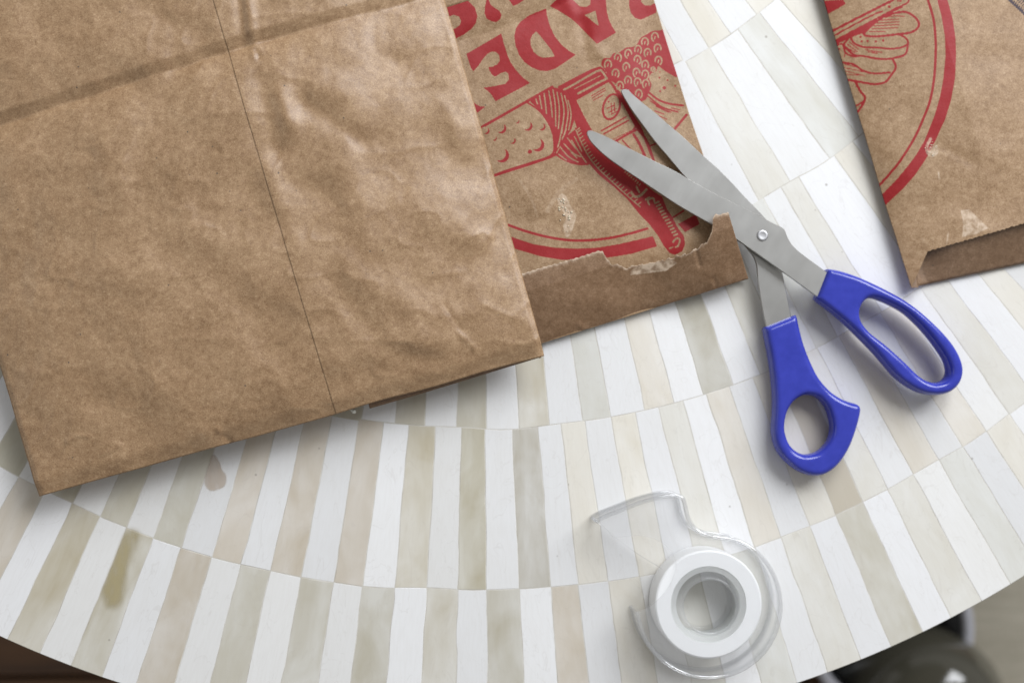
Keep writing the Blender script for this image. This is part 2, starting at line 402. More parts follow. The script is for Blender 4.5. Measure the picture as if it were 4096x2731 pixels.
# parity: True = beige tile starts at that boundary
RINGS = [(0, A1, 1), (1, A1, 0), (2, A2, 1), (3, A3, 0), (4, A4, 1), (5, None, 0)]
def full_ring(known, width):
    """extend measured boundaries round the whole circle with slightly uneven widths"""
    if known is None: known = [0.0, width]
    a = list(known); step = (known[-1] - known[0]) / (len(known) - 1)
    rest = 2 * math.pi - (known[-1] - known[0]); n = max(2, int(round(rest / step)))
    if (n + len(known) - 1) % 2: n += 1
    w = 1 + 0.10 * rng.standard_normal(n); w = w / w.sum() * rest
    x = known[-1]
    for k in range(n - 1): x += w[k]; a.append(x)
    return a, len(known) - 1
def seam_r(k, ang):
    j = [0.0, 0.7, 1.3, 1.0, 1.0, 0.8, 0.8][k] * MM
    return RAD[k] + j * vnoise(np.asarray(ang) * RAD[k] / 0.026 + 31.7 * k, np.zeros_like(np.asarray(ang)) + 3.3 * k, 5)
TOP_R = RAD[0] - 0.4 * MM
GAP = 0.14 * MM
def step1(i): return 0.55 * MM * math.sin(i * 12.9898 + 4.1) * (1 if i < 40 else 0)
def tile_outline(k, a0, a1, i0, i1):
    K = 15; out = []
    def side(a, idx, sgn):
        st = step1(i0); ro = (TOP_R if k == 0 else float(seam_r(k, a)) - GAP + (st if k == 1 else 0)); ri = float(seam_r(k + 1, a)) + GAP + (st if k == 0 else 0)
        t = np.linspace(0, 1, K); r = ri + (ro - ri) * t
        j = 0.36 * MM * vnoise(t * 5 + idx * 7.1 + 100 * k, t * 0 + idx * 1.3, 9) + 0.15 * MM * vnoise(t * 19 + idx * 3.1, t * 0 + idx, 3)
        ja = a + (j + sgn * GAP) / r
        return np.stack([r, ja], -1)
    L = side(a0, i0, 1); R = side(a1, i1, -1)
    m = np.linspace(0, 1, 5)[1:-1]
    oa = L[-1, 1] + (R[-1, 1] - L[-1, 1]) * m; ro = np.full(3, TOP_R) if k == 0 else seam_r(k, oa) - GAP + (step1(i0) if k == 1 else 0)
    ia = (L[0, 1] + (R[0, 1] - L[0, 1]) * m)[::-1]; ri = seam_r(k + 1, ia) + GAP + (step1(i0) if k == 0 else 0)
    pol = np.vstack([L, np.stack([ro, oa], -1), R[::-1], np.stack([ri, ia], -1)])
    return np.stack([pol[:, 0] * np.cos(pol[:, 1]), pol[:, 0] * np.sin(pol[:, 1])], -1)
def tile_geo(pol, dz):
    n = len(pol); c = pol.mean(0)
    d = np.roll(pol, -1, 0) - np.roll(pol, 1, 0); d /= np.linalg.norm(d, axis=1)[:, None]
    nr = np.stack([d[:, 1], -d[:, 0]], -1)
    if np.sum(nr * (pol - c)) < 0: nr = -nr
    ins = pol - nr * 0.18 * MM
    V = [(x, y, dz) for x, y in ins] + [(x, y, dz - 0.14 * MM) for x, y in pol] + [(x, y, -2.2 * MM) for x, y in pol]
    area2 = np.sum(pol[:, 0] * np.roll(pol[:, 1], -1) - pol[:, 1] * np.roll(pol[:, 0], -1))
    F = [tuple(range(n))]
    for i in range(n):
        j = (i + 1) % n; F += [(i, i + n, j + n, j), (i + n, i + 2 * n, j + 2 * n, j + n)]
    if area2 < 0: F = [f[::-1] for f in F]
    else: F = [F[0]] + [f for f in F[1:]]
    return V, F
WHITE = [(0.79, 0.79, 0.79), (0.765, 0.76, 0.745), (0.80, 0.80, 0.805), (0.755, 0.755, 0.755)]
BEIGE = [(0.60, 0.555, 0.445), (0.575, 0.545, 0.45), (0.63, 0.565, 0.475), (0.625, 0.59, 0.50), (0.535, 0.50, 0.385), (0.59, 0.565, 0.485)]
PALE = [(0.735, 0.705, 0.635), (0.715, 0.70, 0.65), (0.725, 0.685, 0.615), (0.70, 0.70, 0.665)]  # paler cream tiles on the right; part of the lift is painted window glare
STAIN = []
hidV, hidF = [], []; hidV2, hidF2 = [], []
for k, known, par in RINGS:
    if k == 5: known = [0.0, 0.115]
    bounds, nk = full_ring(known, 0.03); N = len(bounds)
    for i in range(N):
        a0 = bounds[i]; a1 = bounds[(i + 1) % N] + (2 * math.pi if i == N - 1 else 0)
        beige = (i + par) % 2 == 0
        pol = tile_outline(k, a0, a1, i, (i + 1) % N)
        c = pol.mean(0); wp = c + TC; s = to_src(np.array([[pol[q, 0] + TC[0], pol[q, 1] + TC[1], 0.0] for q in range(0, len(pol), 2)]))
        ok = ((s[:, 0] > -60) & (s[:, 0] < 4156) & (s[:, 1] > -60) & (s[:, 1] < 2790)).any() and k <= 4
        dz = float(rng.uniform(-0.05, 0.05)) * MM
        if not ok:
            V, F = tile_geo(pol, dz)
            tv, tf = (hidV, hidF) if beige else (hidV2, hidF2)
            b = len(tv); tv += V; tf += [tuple(q + b for q in f) for f in F]; continue
        am = (a0 + a1) / 2; cs, sn = math.cos(am), math.sin(am)
        loc = np.stack([(pol[:, 0] - c[0]) * cs + (pol[:, 1] - c[1]) * sn, -(pol[:, 0] - c[0]) * sn + (pol[:, 1] - c[1]) * cs], -1)
        V, F = tile_geo(loc, dz)
        me = mesh(V, F, 'tile'); o = link('tile', me, M_BONE, None, smooth=False)
        o.parent = table; o.location = (c[0], c[1], -FLOOR_Z); o.rotation_euler = (0, 0, am)
        sx = to_src(np.array([[wp[0], wp[1], 0.0]]))[0]
        if beige:
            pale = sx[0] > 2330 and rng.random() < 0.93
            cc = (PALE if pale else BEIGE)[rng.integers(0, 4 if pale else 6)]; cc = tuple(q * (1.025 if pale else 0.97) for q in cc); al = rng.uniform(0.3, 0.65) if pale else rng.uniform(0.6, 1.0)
        if beige and not pale and rng.random() < 0.25: cc = tuple(q * 0.88 for q in cc)
        if not beige: cc = WHITE[rng.integers(0, 4)]; al = rng.uniform(0.05, 0.22)
        if k == 1 and i > 0 and abs(sx[0] - 2120) < 45 and sx[1] < 2200: cc = (0.50, 0.475, 0.415)
        if k == 0 and abs(sx[0] - 430) < 40: cc = (0.56, 0.53, 0.44); al = 1.0; STAIN.append((o, 'olive'))
        if k == 1 and beige and abs(sx[0] - 770) < 50: cc = (0.50, 0.475, 0.385); al = 1.0
        if k == 1 and 840 < sx[0] < 990 and not beige: STAIN.append((o, 'pink'))
        if k == 1 and abs(sx[0] - 3265) < 40: cc = (0.54, 0.49, 0.40)
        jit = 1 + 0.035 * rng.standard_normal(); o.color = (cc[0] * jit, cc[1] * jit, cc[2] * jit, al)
for tv, tf, cc in ((hidV, hidF, (0.60, 0.575, 0.505, 0.8)), (hidV2, hidF2, (0.75, 0.755, 0.765, 0.1))):
    o = link('tile_field', mesh(tv, tf, 'tile_field'), M_BONE, None, smooth=False); o.parent = table; o.location = (0, 0, -FLOOR_Z); o.color = cc; o['kind'] = 'stuff'
# old stains in two of the bone strips
def stain(o, pts, colr, soft, amt):
    P = catmull(np.array(pts, float), 5); lo, hi = P.min(0) - soft * 2, P.max(0) + soft * 2; n = 50
    X, Y = np.meshgrid(np.linspace(lo[0], hi[0], n), np.linspace(lo[1], hi[1], n)); W_ = at_src(X, Y, np.full(X.shape, .00009))
    sd = np.where(inside(P, X, Y), 1, -1) * poly_dist(P, X, Y); fade = sm(-soft, soft, sd + soft * .6 * vnoise(X / 60, Y / 60, 71)) * amt * (0.8 + .2 * vnoise(X / 14, Y / 40, 72))
    th = o.rotation_euler.z; ly = -(W_[..., 0] - TC[0] - o.location[0]) * math.sin(th) + (W_[..., 1] - TC[1] - o.location[1]) * math.cos(th); hw = float(np.max(np.abs([v.co.y for v in o.data.vertices]))); fade = fade * sm(hw * 1.0, hw * .82, np.abs(ly))
    me = grid_mesh(W_); a = me.attributes.new('fade', 'FLOAT', 'POINT'); a.data.foreach_set('value', fade.ravel().astype(np.float32))
    nt = NT('bone_stain'); b = nt.bsdf(colr, 0.34, Specular_IOR_Level=0.4); tr = nt.n('ShaderNodeBsdfTransparent'); at_ = nt.n('ShaderNodeAttribute', attribute_name='fade'); mx = nt.n('ShaderNodeMixShader')
    nt.l(at_.outputs['Fac'], mx.inputs[0]); nt.l(tr.outputs[0], mx.inputs[1]); nt.l(b.outputs[0], mx.inputs[2]); nt.l(mx.outputs[0], nt.out.inputs[0])
    so = link('stain', me, nt.m); so.parent = o; so.matrix_parent_inverse = (Matrix.Translation((TC[0], TC[1], FLOOR_Z)) @ Matrix.Translation(o.location) @ Matrix.Rotation(o.rotation_euler.z, 4, 'Z')).inverted()
for o, kind in STAIN[:3]:
    if kind == 'olive': stain(o, [(x / 2.351, 2064 + y / 2.351) for x, y in ((1180,140),(1120,300),(1040,500),(975,690),(970,780),(1010,860),(1080,840),(1140,760),(1165,600),(1180,480),(1230,360),(1300,220),(1290,160))], rgb(.46, .39, .22), 26, .8)
    else: stain(o, [(x / 2.351, 1400 + y / 2.351) for x, y in ((1975,1000),(1940,1120),(1915,1230),(1950,1300),(2030,1315),(2110,1280),(2130,1190),(2085,1120),(2060,1050),(2020,985))], rgb(.58, .49, .40), 5, .7)
# centre rosette, resin bed, edge band and pedestal
ro = RAD[6] - 0.5 * MM
def child_local(name, me, mat, parent, smooth=True):
    o = link(name, me, mat, None, smooth); o.parent = parent; return o
o = child_local('centre_disc', lathe([(0.0001, 0), (ro - 0.2 * MM, 0), (ro, -0.2 * MM), (ro, -2 * MM)], 96, (0, 0, -FLOOR_Z)), M_BONE, table); o.color = (0.75, 0.755, 0.765, 0.1)
child_local('resin_bed', lathe([(0.0001, -0.07 * MM), (TOP_R - 0.25 * MM, -0.07 * MM)], 256, (0, 0, -FLOOR_Z)), M_BED, table, False)
band = child_local('edge_band', lathe([(TOP_R - 1.0 * MM, -0.5 * MM), (TOP_R + 0.05 * MM, -0.5 * MM), (TOP_R + 0.45 * MM, -1.2 * MM), (TOP_R + 0.6 * MM, -3 * MM), (TOP_R + 0.6 * MM, -36 * MM), (TOP_R - 2 * MM, -38 * MM), (0.12, -38 * MM)], 256, (0, 0, -FLOOR_Z)), M_BONE, table)
band.color = (0.66, 0.63, 0.55, 0.5)
child_local('pedestal', lathe([(0.10, 0.392), (0.095, 0.30), (0.11, 0.16), (0.19, 0.05), (0.24, 0.02), (0.24, 0.0)], 96), M_BLACK, table)

# ------------------------------------------------------------------ floor and rug
floor_o = link('floor', mesh([(-3, -3, FLOOR_Z - 0.006), (3, -3, FLOOR_Z - 0.006), (3, 3, FLOOR_Z - 0.006), (-3, 3, FLOOR_Z - 0.006)], [(0, 1, 2, 3)]), M_BLACK, None, False); floor_o['kind'] = 'structure'
bme = None
for r in range(14):
    for s in range(3):
        x0 = -0.9 + s * 0.72 + (r % 3) * 0.21 - 0.3; y0 = -0.95 + r * 0.085
        b = bmesh.new(); bmesh.ops.create_cube(b, size=1)
        for v in b.verts: v.co = Vector((v.co.x * 0.716, v.co.y * 0.082, v.co.z * 0.012))
        bmesh.ops.bevel(b, geom=[e for e in b.edges], offset=0.001, segments=1, affect='EDGES')
        me = bpy.data.meshes.new('plank'); b.to_mesh(me); b.free()
        o = link('plank', me, M_WOOD, None, False); o.parent = floor_o; o.location = (x0, y0, FLOOR_Z)
def rug():
    c = [at(2118, 1385, FLOOR_Z + .012), at(3300, 700, FLOOR_Z + .012), at(4300, 2300, FLOOR_Z + .012), at(2900, 2700, FLOOR_Z + .012)]
    nu, nv = 60, 60; U, Vv = np.meshgrid(np.linspace(0, 1, nu), np.linspace(0, 1, nv))
    P = sum(w[..., None] * p for w, p in (((1 - U) * (1 - Vv), c[0]), (U * (1 - Vv), c[1]), (U * Vv, c[2]), ((1 - U) * Vv, c[3])))
    P[..., 2] += 0.0015 * vnoise(U * 8, Vv * 8, 4)
    o = link('woven_rug', grid_mesh(P), M_RUG); thick(o, 0.006)
    tag(o, 'grey beige woven rug on the floor right of the table', 'rug')
rug()
def pot():
    p = at(2035, 1440, FLOOR_Z + 0.10); r = 0.058
    e = empty('flower_pot', (p[0], p[1], FLOOR_Z + 0.006), 'black round pot with pale rim showing past the table edge', 'pot')
    child_local('body', lathe([(0.001, 0.004), (r * .75, 0.004), (r * .78, 0.0), (r * .98, 0.098), (r * .93, 0.10), (r * .74, 0.02), (0.001, 0.018)], 64), M_BLACK, e)
    child_local('rim', lathe([(r * .985, 0.096), (r * 1.06, 0.096), (r * 1.075, 0.103), (r * 1.04, 0.107), (r * .94, 0.106), (r * .93, 0.099)], 64, close=True), M_RIMW, e)
    p = at(2150, 1640, FLOOR_Z + 0.12); r = 0.060
    e = empty('glazed_jar', (p[0], p[1], FLOOR_Z + 0.006), 'dark glossy round shouldered jar standing in front of the black pot', 'jar')
    child_local('body', lathe([(0.001, 0.0), (r * .7, 0.0), (r * .8, 0.006), (r * .98, 0.05), (r, 0.08), (r * .95, 0.105), (r * .8, 0.126), (r * .6, 0.138), (r * .45, 0.142)], 72), M_SMOKE, e)
    ld = child_local('lid', lathe([(r * .47, 0.140), (r * .50, 0.146), (r * .46, 0.152), (r * .30, 0.158), (r * .12, 0.160), (0.0005, 0.161)], 72), simple('bronze_glaze', rgb(0.10, 0.085, 0.06), 0.18, None, Coat_Weight=0.5), e)
pot()

# ------------------------------------------------------------------ paper bags
class Canvas:
    """ink layout of a printed panel, drawn in survey pixels"""
    def __init__(s, x0, y0, x1, y1):
        s.o = (x0, y0); s.a = np.zeros((y1 - y0, x1 - x0, 3), np.float32); s.sc = 1.0; s.off = (0, 0); s.ch = 0
    def frame(s, ox, oy, k): s.off = (ox, oy); s.sc = k
    def _p(s, pts): return np.asarray(pts, float) * s.sc + np.array(s.off) - np.array(s.o)
    def _box(s, p, pad):
        h, w = s.a.shape[:2]; lo = np.floor(p.min(0) - pad).astype(int); hi = np.ceil(p.max(0) + pad).astype(int)
        x0, y0 = max(lo[0], 0), max(lo[1], 0); x1, y1 = min(hi[0], w), min(hi[1], h)
        if x1 <= x0 or y1 <= y0: return None
        Y, X = np.mgrid[y0:y1, x0:x1]; return slice(y0, y1), slice(x0, x1), X + 0.5, Y + 0.5
    def _put(s, b, cov, val):
        t = s.a[b[0], b[1], s.ch]; t += (val - t) * np.clip(cov, 0, 1)
    def fill(s, pts, val=1, smooth=0):
        p = s._p(pts)
        if smooth: p = catmull(p, smooth)
        b = s._box(p, 2)
        if b is None: return
        i = inside(p, b[2], b[3]); d = poly_dist(p, b[2], b[3]); s._put(b, np.where(i, 0.5 + d, 0.5 - d), val)
    def line(s, pts, w, val=1, smooth=5):
        p = s._p(pts); 
        if smooth and len(p) > 2: p = catmull(p, smooth, False)
        w = w * s.sc; b = s._box(p, w)
        if b is None: return
        s._put(b, w / 2 - poly_dist(p, b[2], b[3], False) + 0.5, val)
    def disc(s, c, r, val=1): s.line([c, (c[0] + .01, c[1])], 2 * r, val, 0)
    def sample(s, q):
        h, w = s.a.shape[:2]; x = np.clip(q[..., 0] - s.o[0] - .5, 0, w - 1.001); y = np.clip(q[..., 1] - s.o[1] - .5, 0, h - 1.001)
        ok = (q[..., 0] > s.o[0]) & (q[..., 0] < s.o[0] + w) & (q[..., 1] > s.o[1]) & (q[..., 1] < s.o[1] + h)
        xi = x.astype(int); yi = y.astype(int); fx = (x - xi)[..., None]; fy = (y - yi)[..., None]; a = s.a
        r = (a[yi, xi] * (1 - fx) + a[yi, xi + 1] * fx) * (1 - fy) + (a[yi + 1, xi] * (1 - fx) + a[yi + 1, xi + 1] * fx) * fy
        return r * ok[..., None]
def set_ink(me, rgbv):
    a = me.attributes.new('ink', 'FLOAT_COLOR', 'POINT'); n = len(me.vertices)
    a.data.foreach_set('color', np.c_[rgbv.reshape(n, 3), np.ones(n)].astype(np.float32).ravel())

def middle_print():
    C = Canvas(1740, -20, 2960, 1180)
    C.frame(1760, 0, 0.46809)
    C.fill([(225,460),(525,285),(545,370),(570,450),(600,530),(650,600),(710,665),(770,710),(475,868),(440,810),(405,775),(370,750),(480,735),(560,715),(590,680),(585,630),(560,612),(525,622),(490,645),(470,655),(445,640),(425,605),(415,575),(450,570),(490,550),(512,520),(505,470),(480,445),(445,440),(405,460),(370,500),(330,560),(285,610),(265,580),(245,520)])
    C.fill([(910,70),(915,130),(940,220),(980,310),(1040,385),(1100,435),(1160,470),(1060,540),(990,585),(920,610),(850,605),(780,575),(720,530),(675,470),(645,390),(635,310),(650,240),(690,180),(760,130),(840,95)])
    C.fill([(822,270),(850,300),(890,350),(930,400),(960,440),(978,485),(930,492),(880,495),(840,480),(800,445),(775,390),(772,340),(790,300)], 0)
    C.fill([(940,50),(1000,80),(1060,120),(1120,160),(1180,210),(1230,260),(1280,315),(1340,380),(1505,280),(1470,225),(1440,160),(1425,90),(1415,-40),(1290,-40),(1285,40),(1250,60),(1200,55),(1170,30),(1140,0),(1100,-40),(1020,-20),(970,20)])
    C.fill([(1235,130),(1330,95),(1340,150),(1357,225),(1310,190),(1270,155)], 0)
    C.fill([(1620,-40),(1618,50),(1635,110),(1670,150),(1720,165),(1850,105),(1870,-40)]); C.fill([(1715,-40),(1725,15),(1755,42),(1800,42),(1850,20),(1850,-40)], 0)
    C.fill([(-60,-40),(180,-40),(250,20),(300,70),(320,140),(305,200),(270,245),(200,295),(110,340),(0,340)]); C.fill([(60,150),(120,130),(165,145),(180,180),(170,215),(130,245),(60,255)], 0)
    C.fill([(410,-20),(430,40),(470,70),(510,95),(525,130),(515,165),(480,188),(440,180),(400,160),(382,120),(385,60),(400,-20)])
    C.fill([(560,-40),(625,52),(660,40),(780,-40)])
    C.fill([(240,840),(310,895),(345,912),(390,912),(318,967),(240,1000)])
    # bread end and its stripes
    C.line([(250,1150),(355,1090),(740,870),(960,745)], 24); C.line([(380,1530),(480,1495),(800,1390),(920,1350),(985,1320)], 27)
    C.line([(750,880),(850,950),(920,1040),(960,1130),(975,1220),(970,1300),(930,1345)], 15)
    C.fill([(770,870),(960,745),(1020,760),(1080,800),(1120,870),(1145,960),(1145,1040),(1120,1110),(1090,1160),(1040,1230),(1000,1290),(985,1320),(970,1240),(960,1130),(920,1040),(860,950)])
    for L in ([(820,850),(832,890)],[(850,820),(870,930)],[(890,800),(900,880),(910,970)],[(930,780),(950,900),(960,1000)],[(965,770),(985,900),(990,1080)],[(1000,790),(1020,930),(1012,1100)],[(1035,800),(1060,950),(1040,1140)],[(1065,820),(1095,960),(1065,1150)],[(1095,860),(1120,980),(1100,1110)],[(1045,1070),(1025,1190),(1005,1260)],[(1080,1100),(1045,1190)]): C.line(L, 11, 0)
    C.fill([(990,1330),(1040,1230),(1090,1160),(1150,1110),(1180,1170),(1250,1290),(1310,1390),(1260,1412),(1200,1415),(1120,1400),(1050,1370)])
    for L in ([(1090,1180),(1160,1270)],[(1060,1230),(1140,1310),(1200,1340)],[(1030,1260),(1100,1340),(1180,1385)],[(1125,1200),(1180,1290),(1250,1390)],[(1150,1170),(1210,1290)],[(1120,1300),(1170,1350)],[(1015,1320),(1080,1370)]): C.line(L, 10, 0)
    for x, y, r in ((395,1120,28),(525,1100,42),(660,1040,18),(750,1080,40),(870,1085,32),(465,1185,20),(620,1205,27),(835,1240,56),(530,1330,60)):
        C.disc((x, y), r); C.disc((x - .42 * r, y - .30 * r), r * .98, 0)
    C.disc((768,1298), 18)
    # jar
    C.fill([(1000,745),(1180,650),(1300,590),(1365,570),(1400,590),(1450,680),(1540,790),(1640,960),(1720,1080),(1760,1180),(1800,1300),(1860,1420),(1700,1450),(1500,1400),(1400,1300),(1320,1190),(1250,1140),(1170,1090),(1140,1000),(1120,880),(1080,800)])
    C.line([(1060,768),(1130,732),(1340,612),(1385,615),(1420,668)], 17, 0); C.line([(1180,802),(1330,722),(1425,675)], 18, 0); C.line([(1150,762),(1370,650)], 7, 0)
    C.fill([(1165,860),(1440,705),(1470,740),(1560,890),(1665,1080),(1640,1110),(1380,1240),(1300,1120),(1230,990)], 0)
    C.fill([(1385,1245),(1690,1090),(1740,1180),(1800,1330),(1840,1420),(1700,1440),(1500,1390)], 0)
    el = [(1465 + 78 * math.cos(t) * .94 + 105 * math.sin(t) * -.05, 915 + 105 * math.sin(t) - 20 * math.cos(t)) for t in np.linspace(0, 2 * math.pi, 25)]
    C.line(el, 19); C.disc((1440, 872), 8)
    for L in ([(1440,965),(1505,930)],[(1425,930),(1480,905)],[(1460,980),(1520,952)],[(1462,885),(1468,980)],[(1488,880),(1494,960)]): C.line(L, 8)
    for L in ([(1300,842),(1415,772)],[(1308,862),(1395,815)],[(1290,825),(1410,755)]): C.line(L, 8)
    C.line([(1380,1120),(1590,1000)], 13); C.line([(1400,1146),(1612,1030)], 13)
    # corn cob
    C.fill([(1380,560),(1385,520),(1410,500),(1450,500),(1480,460),(1530,450),(1560,430),(1600,405),(1650,400),(1690,370),(1720,320),(1770,290),(1820,260),(1880,255),(1960,260),(2010,480),(2040,650),(1960,620),(1900,580),(1870,560),(1850,610),(1815,620),(1790,660),(1810,720),(1800,760),(1780,800),(1760,850),(1700,870),(1640,830),(1560,780),(1500,720),(1450,680),(1410,600)], 1, 3)
    for i, (x, y) in enumerate(((1435,555),(1520,497),(1610,462),(1695,425),(1755,357),(1842,312),(1690,512),(1778,450),(1865,410),(1872,515),(1592,577),(1757,552),(1500,632),(1680,622),(1825,592),(1607,692),(1690,705),(1757,637),(1762,718),(1537,738),(1700,805))):
        a0 = 2.5 + 0.5 * math.sin(i * 2.3); r = 34 if i != 14 else 20
        C.line([(x + r * math.cos(a0 + t) * .85, y + r * 1.12 * math.sin(a0 + t)) for t in np.linspace(0, 4.3, 9)], 13, 0); C.line([(x - 4, y + 16), (x + 2, y - 6)], 11, 0)
    for L, w in (([(1790,790),(1870,850),(1960,880),(2085,895)],18),([(1780,820),(1900,910),(2040,950)],13),([(1800,860),(1900,925),(1980,955)],10),([(1850,905),(1960,955)],9),([(1840,945),(1920,972)],10),([(1870,985),(1945,1015)],9),([(1985,918),(2055,932)],9),([(2005,1105),(2060,1040),(2115,975)],22),([(1890,560),(1940,600),(2010,640)],16)): C.line(L, w)
    for x, y, r in ((1880,660,9),(1950,680,9),(1922,746,15),(1886,776,9),(2016,730,9),(1885,610,6)): C.disc((x, y), r)
    # second jar seen between the blades
    C.line([(1490,1215),(1600,1150),(1690,1105)], 20); C.line([(1690,1105),(1760,1190),(1800,1290),(1835,1400)], 22); C.line([(1655,1150),(1700,1220),(1750,1330)], 24); C.line([(1800,1245),(1865,1220)], 15)
    for L in ([(1520,1220),(1600,1290)],[(1560,1200),(1640,1290)],[(1540,1250),(1580,1290)]): C.line(L, 12)
    # brush handle
    C.frame(1960, 500, 0.57411)
    C.fill([(590,20),(700,20),(800,180),(900,260),(1000,350),(1150,470),(1200,500),(1230,580),(1270,640),(1310,720),(1350,770),(1360,830),(1340,880),(1290,905),(1250,890),(1210,840),(1170,770),(1110,690),(1040,620),(960,520),(860,430),(760,350),(690,270),(640,160),(600,60)])
    path = catmull([(600,40),(640,130),(690,225),(760,310),(850,395),(940,478),(1045,570)], 9, False)
    C.line(path, 7, 0, 0)
    for i in range(0, len(path) - 1, 2):
        p = path[i]; C.line([p, p + np.array([24, -18])], 7, 0, 0)
    for i in range(12):
        t = i / 11; x = 1150 + 130 * t; y = 545 + 225 * t; C.line([(x, y), (x + 26, y - 10)], 11, 0)
    C.line([(985,470),(1010,500),(1050,490),(1090,450)], 17, 0); C.line([(1020,430),(1040,470)], 13, 0); C.line([(1085,520),(1110,505)], 13, 0); C.line([(1110,555),(1100,525),(1135,510),(1145,535)], 12, 0)
    C.line([(1275,815),(1300,790),(1322,800),(1312,840),(1295,850)], 12, 0); C.line([(1250,860),(1275,850)], 8, 0)
    for i in range(8): C.line([(940 + 14 * i, 330 + 13 * i), (950 + 14 * i, 320 + 13 * i)], 8, 0)
    C.line([(-40,640),(150,705),(250,740),(400,780),(550,803),(700,803),(850,785),(1000,750),(1097,722)], 18)
    C.fill([(-40,710),(180,790),(300,830),(450,855),(600,862),(750,855),(900,830),(1050,795),(1135,775),(1165,845),(1000,895),(850,920),(700,936),(500,940),(350,915),(205,872),(-40,800)])
    C.fill([(1310,690),(1440,620),(1462,690),(1360,746)]); C.line([(1280,642),(1350,597)], 13)
    # scuffed, glue-torn paper
    C.ch = 2
    for pts in ([(470,490),(520,485),(560,560),(600,620),(590,680),(560,760),(530,780),(510,700),(530,640),(480,560)],): C.fill(pts, 0.8, 4)
    C.line([(600,380),(480,470),(400,600)], 30, 0.25); C.line([(200,380),(280,500),(330,640)], 20, 0.2)
    return C
def right_print():
    C = Canvas(3180, -420, 4200, 1260)
    C.frame(3200, 0, 0.44644)
    C.fill([(950,-684),(1050,-564),(1150,-410),(1230,-250),(1290,-100),(1320,0),(1370,170),(1395,350),(1400,500),(1390,700),(1355,900),(1310,1060),(1230,1250),(1150,1410),(1050,1564),(950,1684),(860,1774),(770,1869),(600,1990),(560,1960),(740,1774),(820,1684),(900,1594),(1000,1464),(1060,1380),(1130,1260),(1210,1050),(1260,870),(1290,700),(1308,500),(1300,330),(1270,150),(1230,0),(1195,-100),(1130,-260),(1060,-380),(1000,-464),(900,-594),(820,-684)])
    C.line([(840,-544),(950,-390),(1050,-220),(1120,-80),(1150,0),(1200,170),(1220,350),(1222,500),(1210,700),(1175,900),(1120,1060),(1050,1220),(950,1390),(840,1544),(720,1684),(600,1800)], 22)
    C.line([(250,290),(310,255),(850,-10)], 22); C.line([(320,300),(650,130),(760,85)], 14); C.line([(820,-30),(960,-30),(985,-5),(965,25),(850,75)], 15)
    C.fill([(250,380),(330,335),(850,70),(930,35),(935,60),(850,98),(720,150),(620,260),(600,275),(480,312),(350,375)]); C.disc((818, 47), 13); C.line([(890,0),(920,0)], 14)
    C.line([(600,280),(680,200),(780,130),(880,105),(960,100),(1030,140),(1075,200),(1060,250),(1000,285),(900,295),(800,305),(700,310),(620,300),(600,280)], 20)
    for L in ([(780,140),(870,132),(950,140)],[(745,165),(900,162)],[(715,190),(905,186)],[(690,215),(905,210)],[(670,240),(895,238)],[(650,265),(785,268)]): C.line(L, 9)
    C.line([(490,310),(520,360),(600,400),(720,410),(850,425),(950,405),(985,375),(960,330),(900,295)], 17)
    for p in ((575,308),(585,348),(635,348),(705,355),(768,348),(395,405)): C.disc(p, 11)
    C.line([(985,375),(965,470),(900,500),(800,515),(700,505),(600,480),(530,470),(470,420),(435,370),(470,320)], 18)
    for L in ([(465,370),(550,440)],[(480,350),(560,420)],[(455,395),(530,445)],[(620,425),(760,455)],[(640,445),(720,462)]): C.line(L, 9)
    C.line([(340,390),(420,362),(450,440),(510,480),(560,480)], 14); C.line([(380,520),(440,530),(520,550),(600,610),(700,640),(830,635)], 17)
    C.line([(850,515),(880,590),(840,660),(790,720),(700,735),(600,715),(540,700),(420,670)], 20)
    for L in ([(430,570),(600,620)],[(440,600),(620,660)],[(430,630),(560,650)],[(450,545),(560,580)],[(445,450),(440,480)]): C.line(L, 8)
    C.line([(540,710),(580,790),(620,850),(600,920),(530,1020)], 20); C.line([(480,945),(570,910),(610,880)], 16)
    C.fill([(150,-30),(420,-30),(440,10),(380,48),(260,108),(200,130)]); C.fill([(205,15),(228,25),(235,48),(215,55)], 0)
    C.ch = 1
    C.frame(3700, 0, 0.16837)
    C.line([(1800,-180),(2000,-5),(2352,315),(2700,680)], 62); C.line([(2020,-40),(2120,30),(2352,240)], 18)
    for i in range(9): C.line([(2120 + 40 * i, -40 + 36 * i), (2200 + 40 * i, -140 + 40 * i)], 24)
    C.line([(2250,-60),(2400,80)], 30)
    C.ch = 2
    C.frame(3200, 0, 0.44644)
    C.line([(1185,1240),(1150,1320),(1185,1390),(1240,1360),(1235,1310)], 26, 0.8); C.disc((1200,1340), 34, 0.8)
    C.fill([(1455,1880),(1530,1870),(1600,1940),(1700,2040),(1600,2090),(1470,2120),(1480,2000)], 0.85); C.line([(1350,2075),(1335,2180)], 12, 0.7); C.line([(1255,1540),(1265,1600)], 12, 0.9)
    return C

def sheet(bottom, top, nu, nv):
    """grid between two polylines of (x, y, z)"""
    def rs(p, n):
        p = np.asarray(p, float); s = np.r_[0, np.cumsum(np.linalg.norm(np.diff(p, axis=0), axis=1))]; q = np.linspace(0, s[-1], n)
        return np.stack([np.interp(q, s, p[:, i]) for i in range(3)], -1)
    B, T = rs(bottom, nu), rs(top, nu); t = np.linspace(0, 1, nv)[:, None, None]
    return B[None] * (1 - t) + T[None] * t
def ridge(D, a, b, amp, w, sharp=2.0):
    """height of a soft dent or ridge along a-b (survey px), width w px"""
    d = poly_dist([np.array(a, float), np.array(b, float)], D[..., 0], D[..., 1], False)
    return amp * MM * np.exp(-(d / w) ** sharp)
def plan_px(P, zref):
    q = P.copy(); q[..., 2] = zref; return to_src(q) / DK

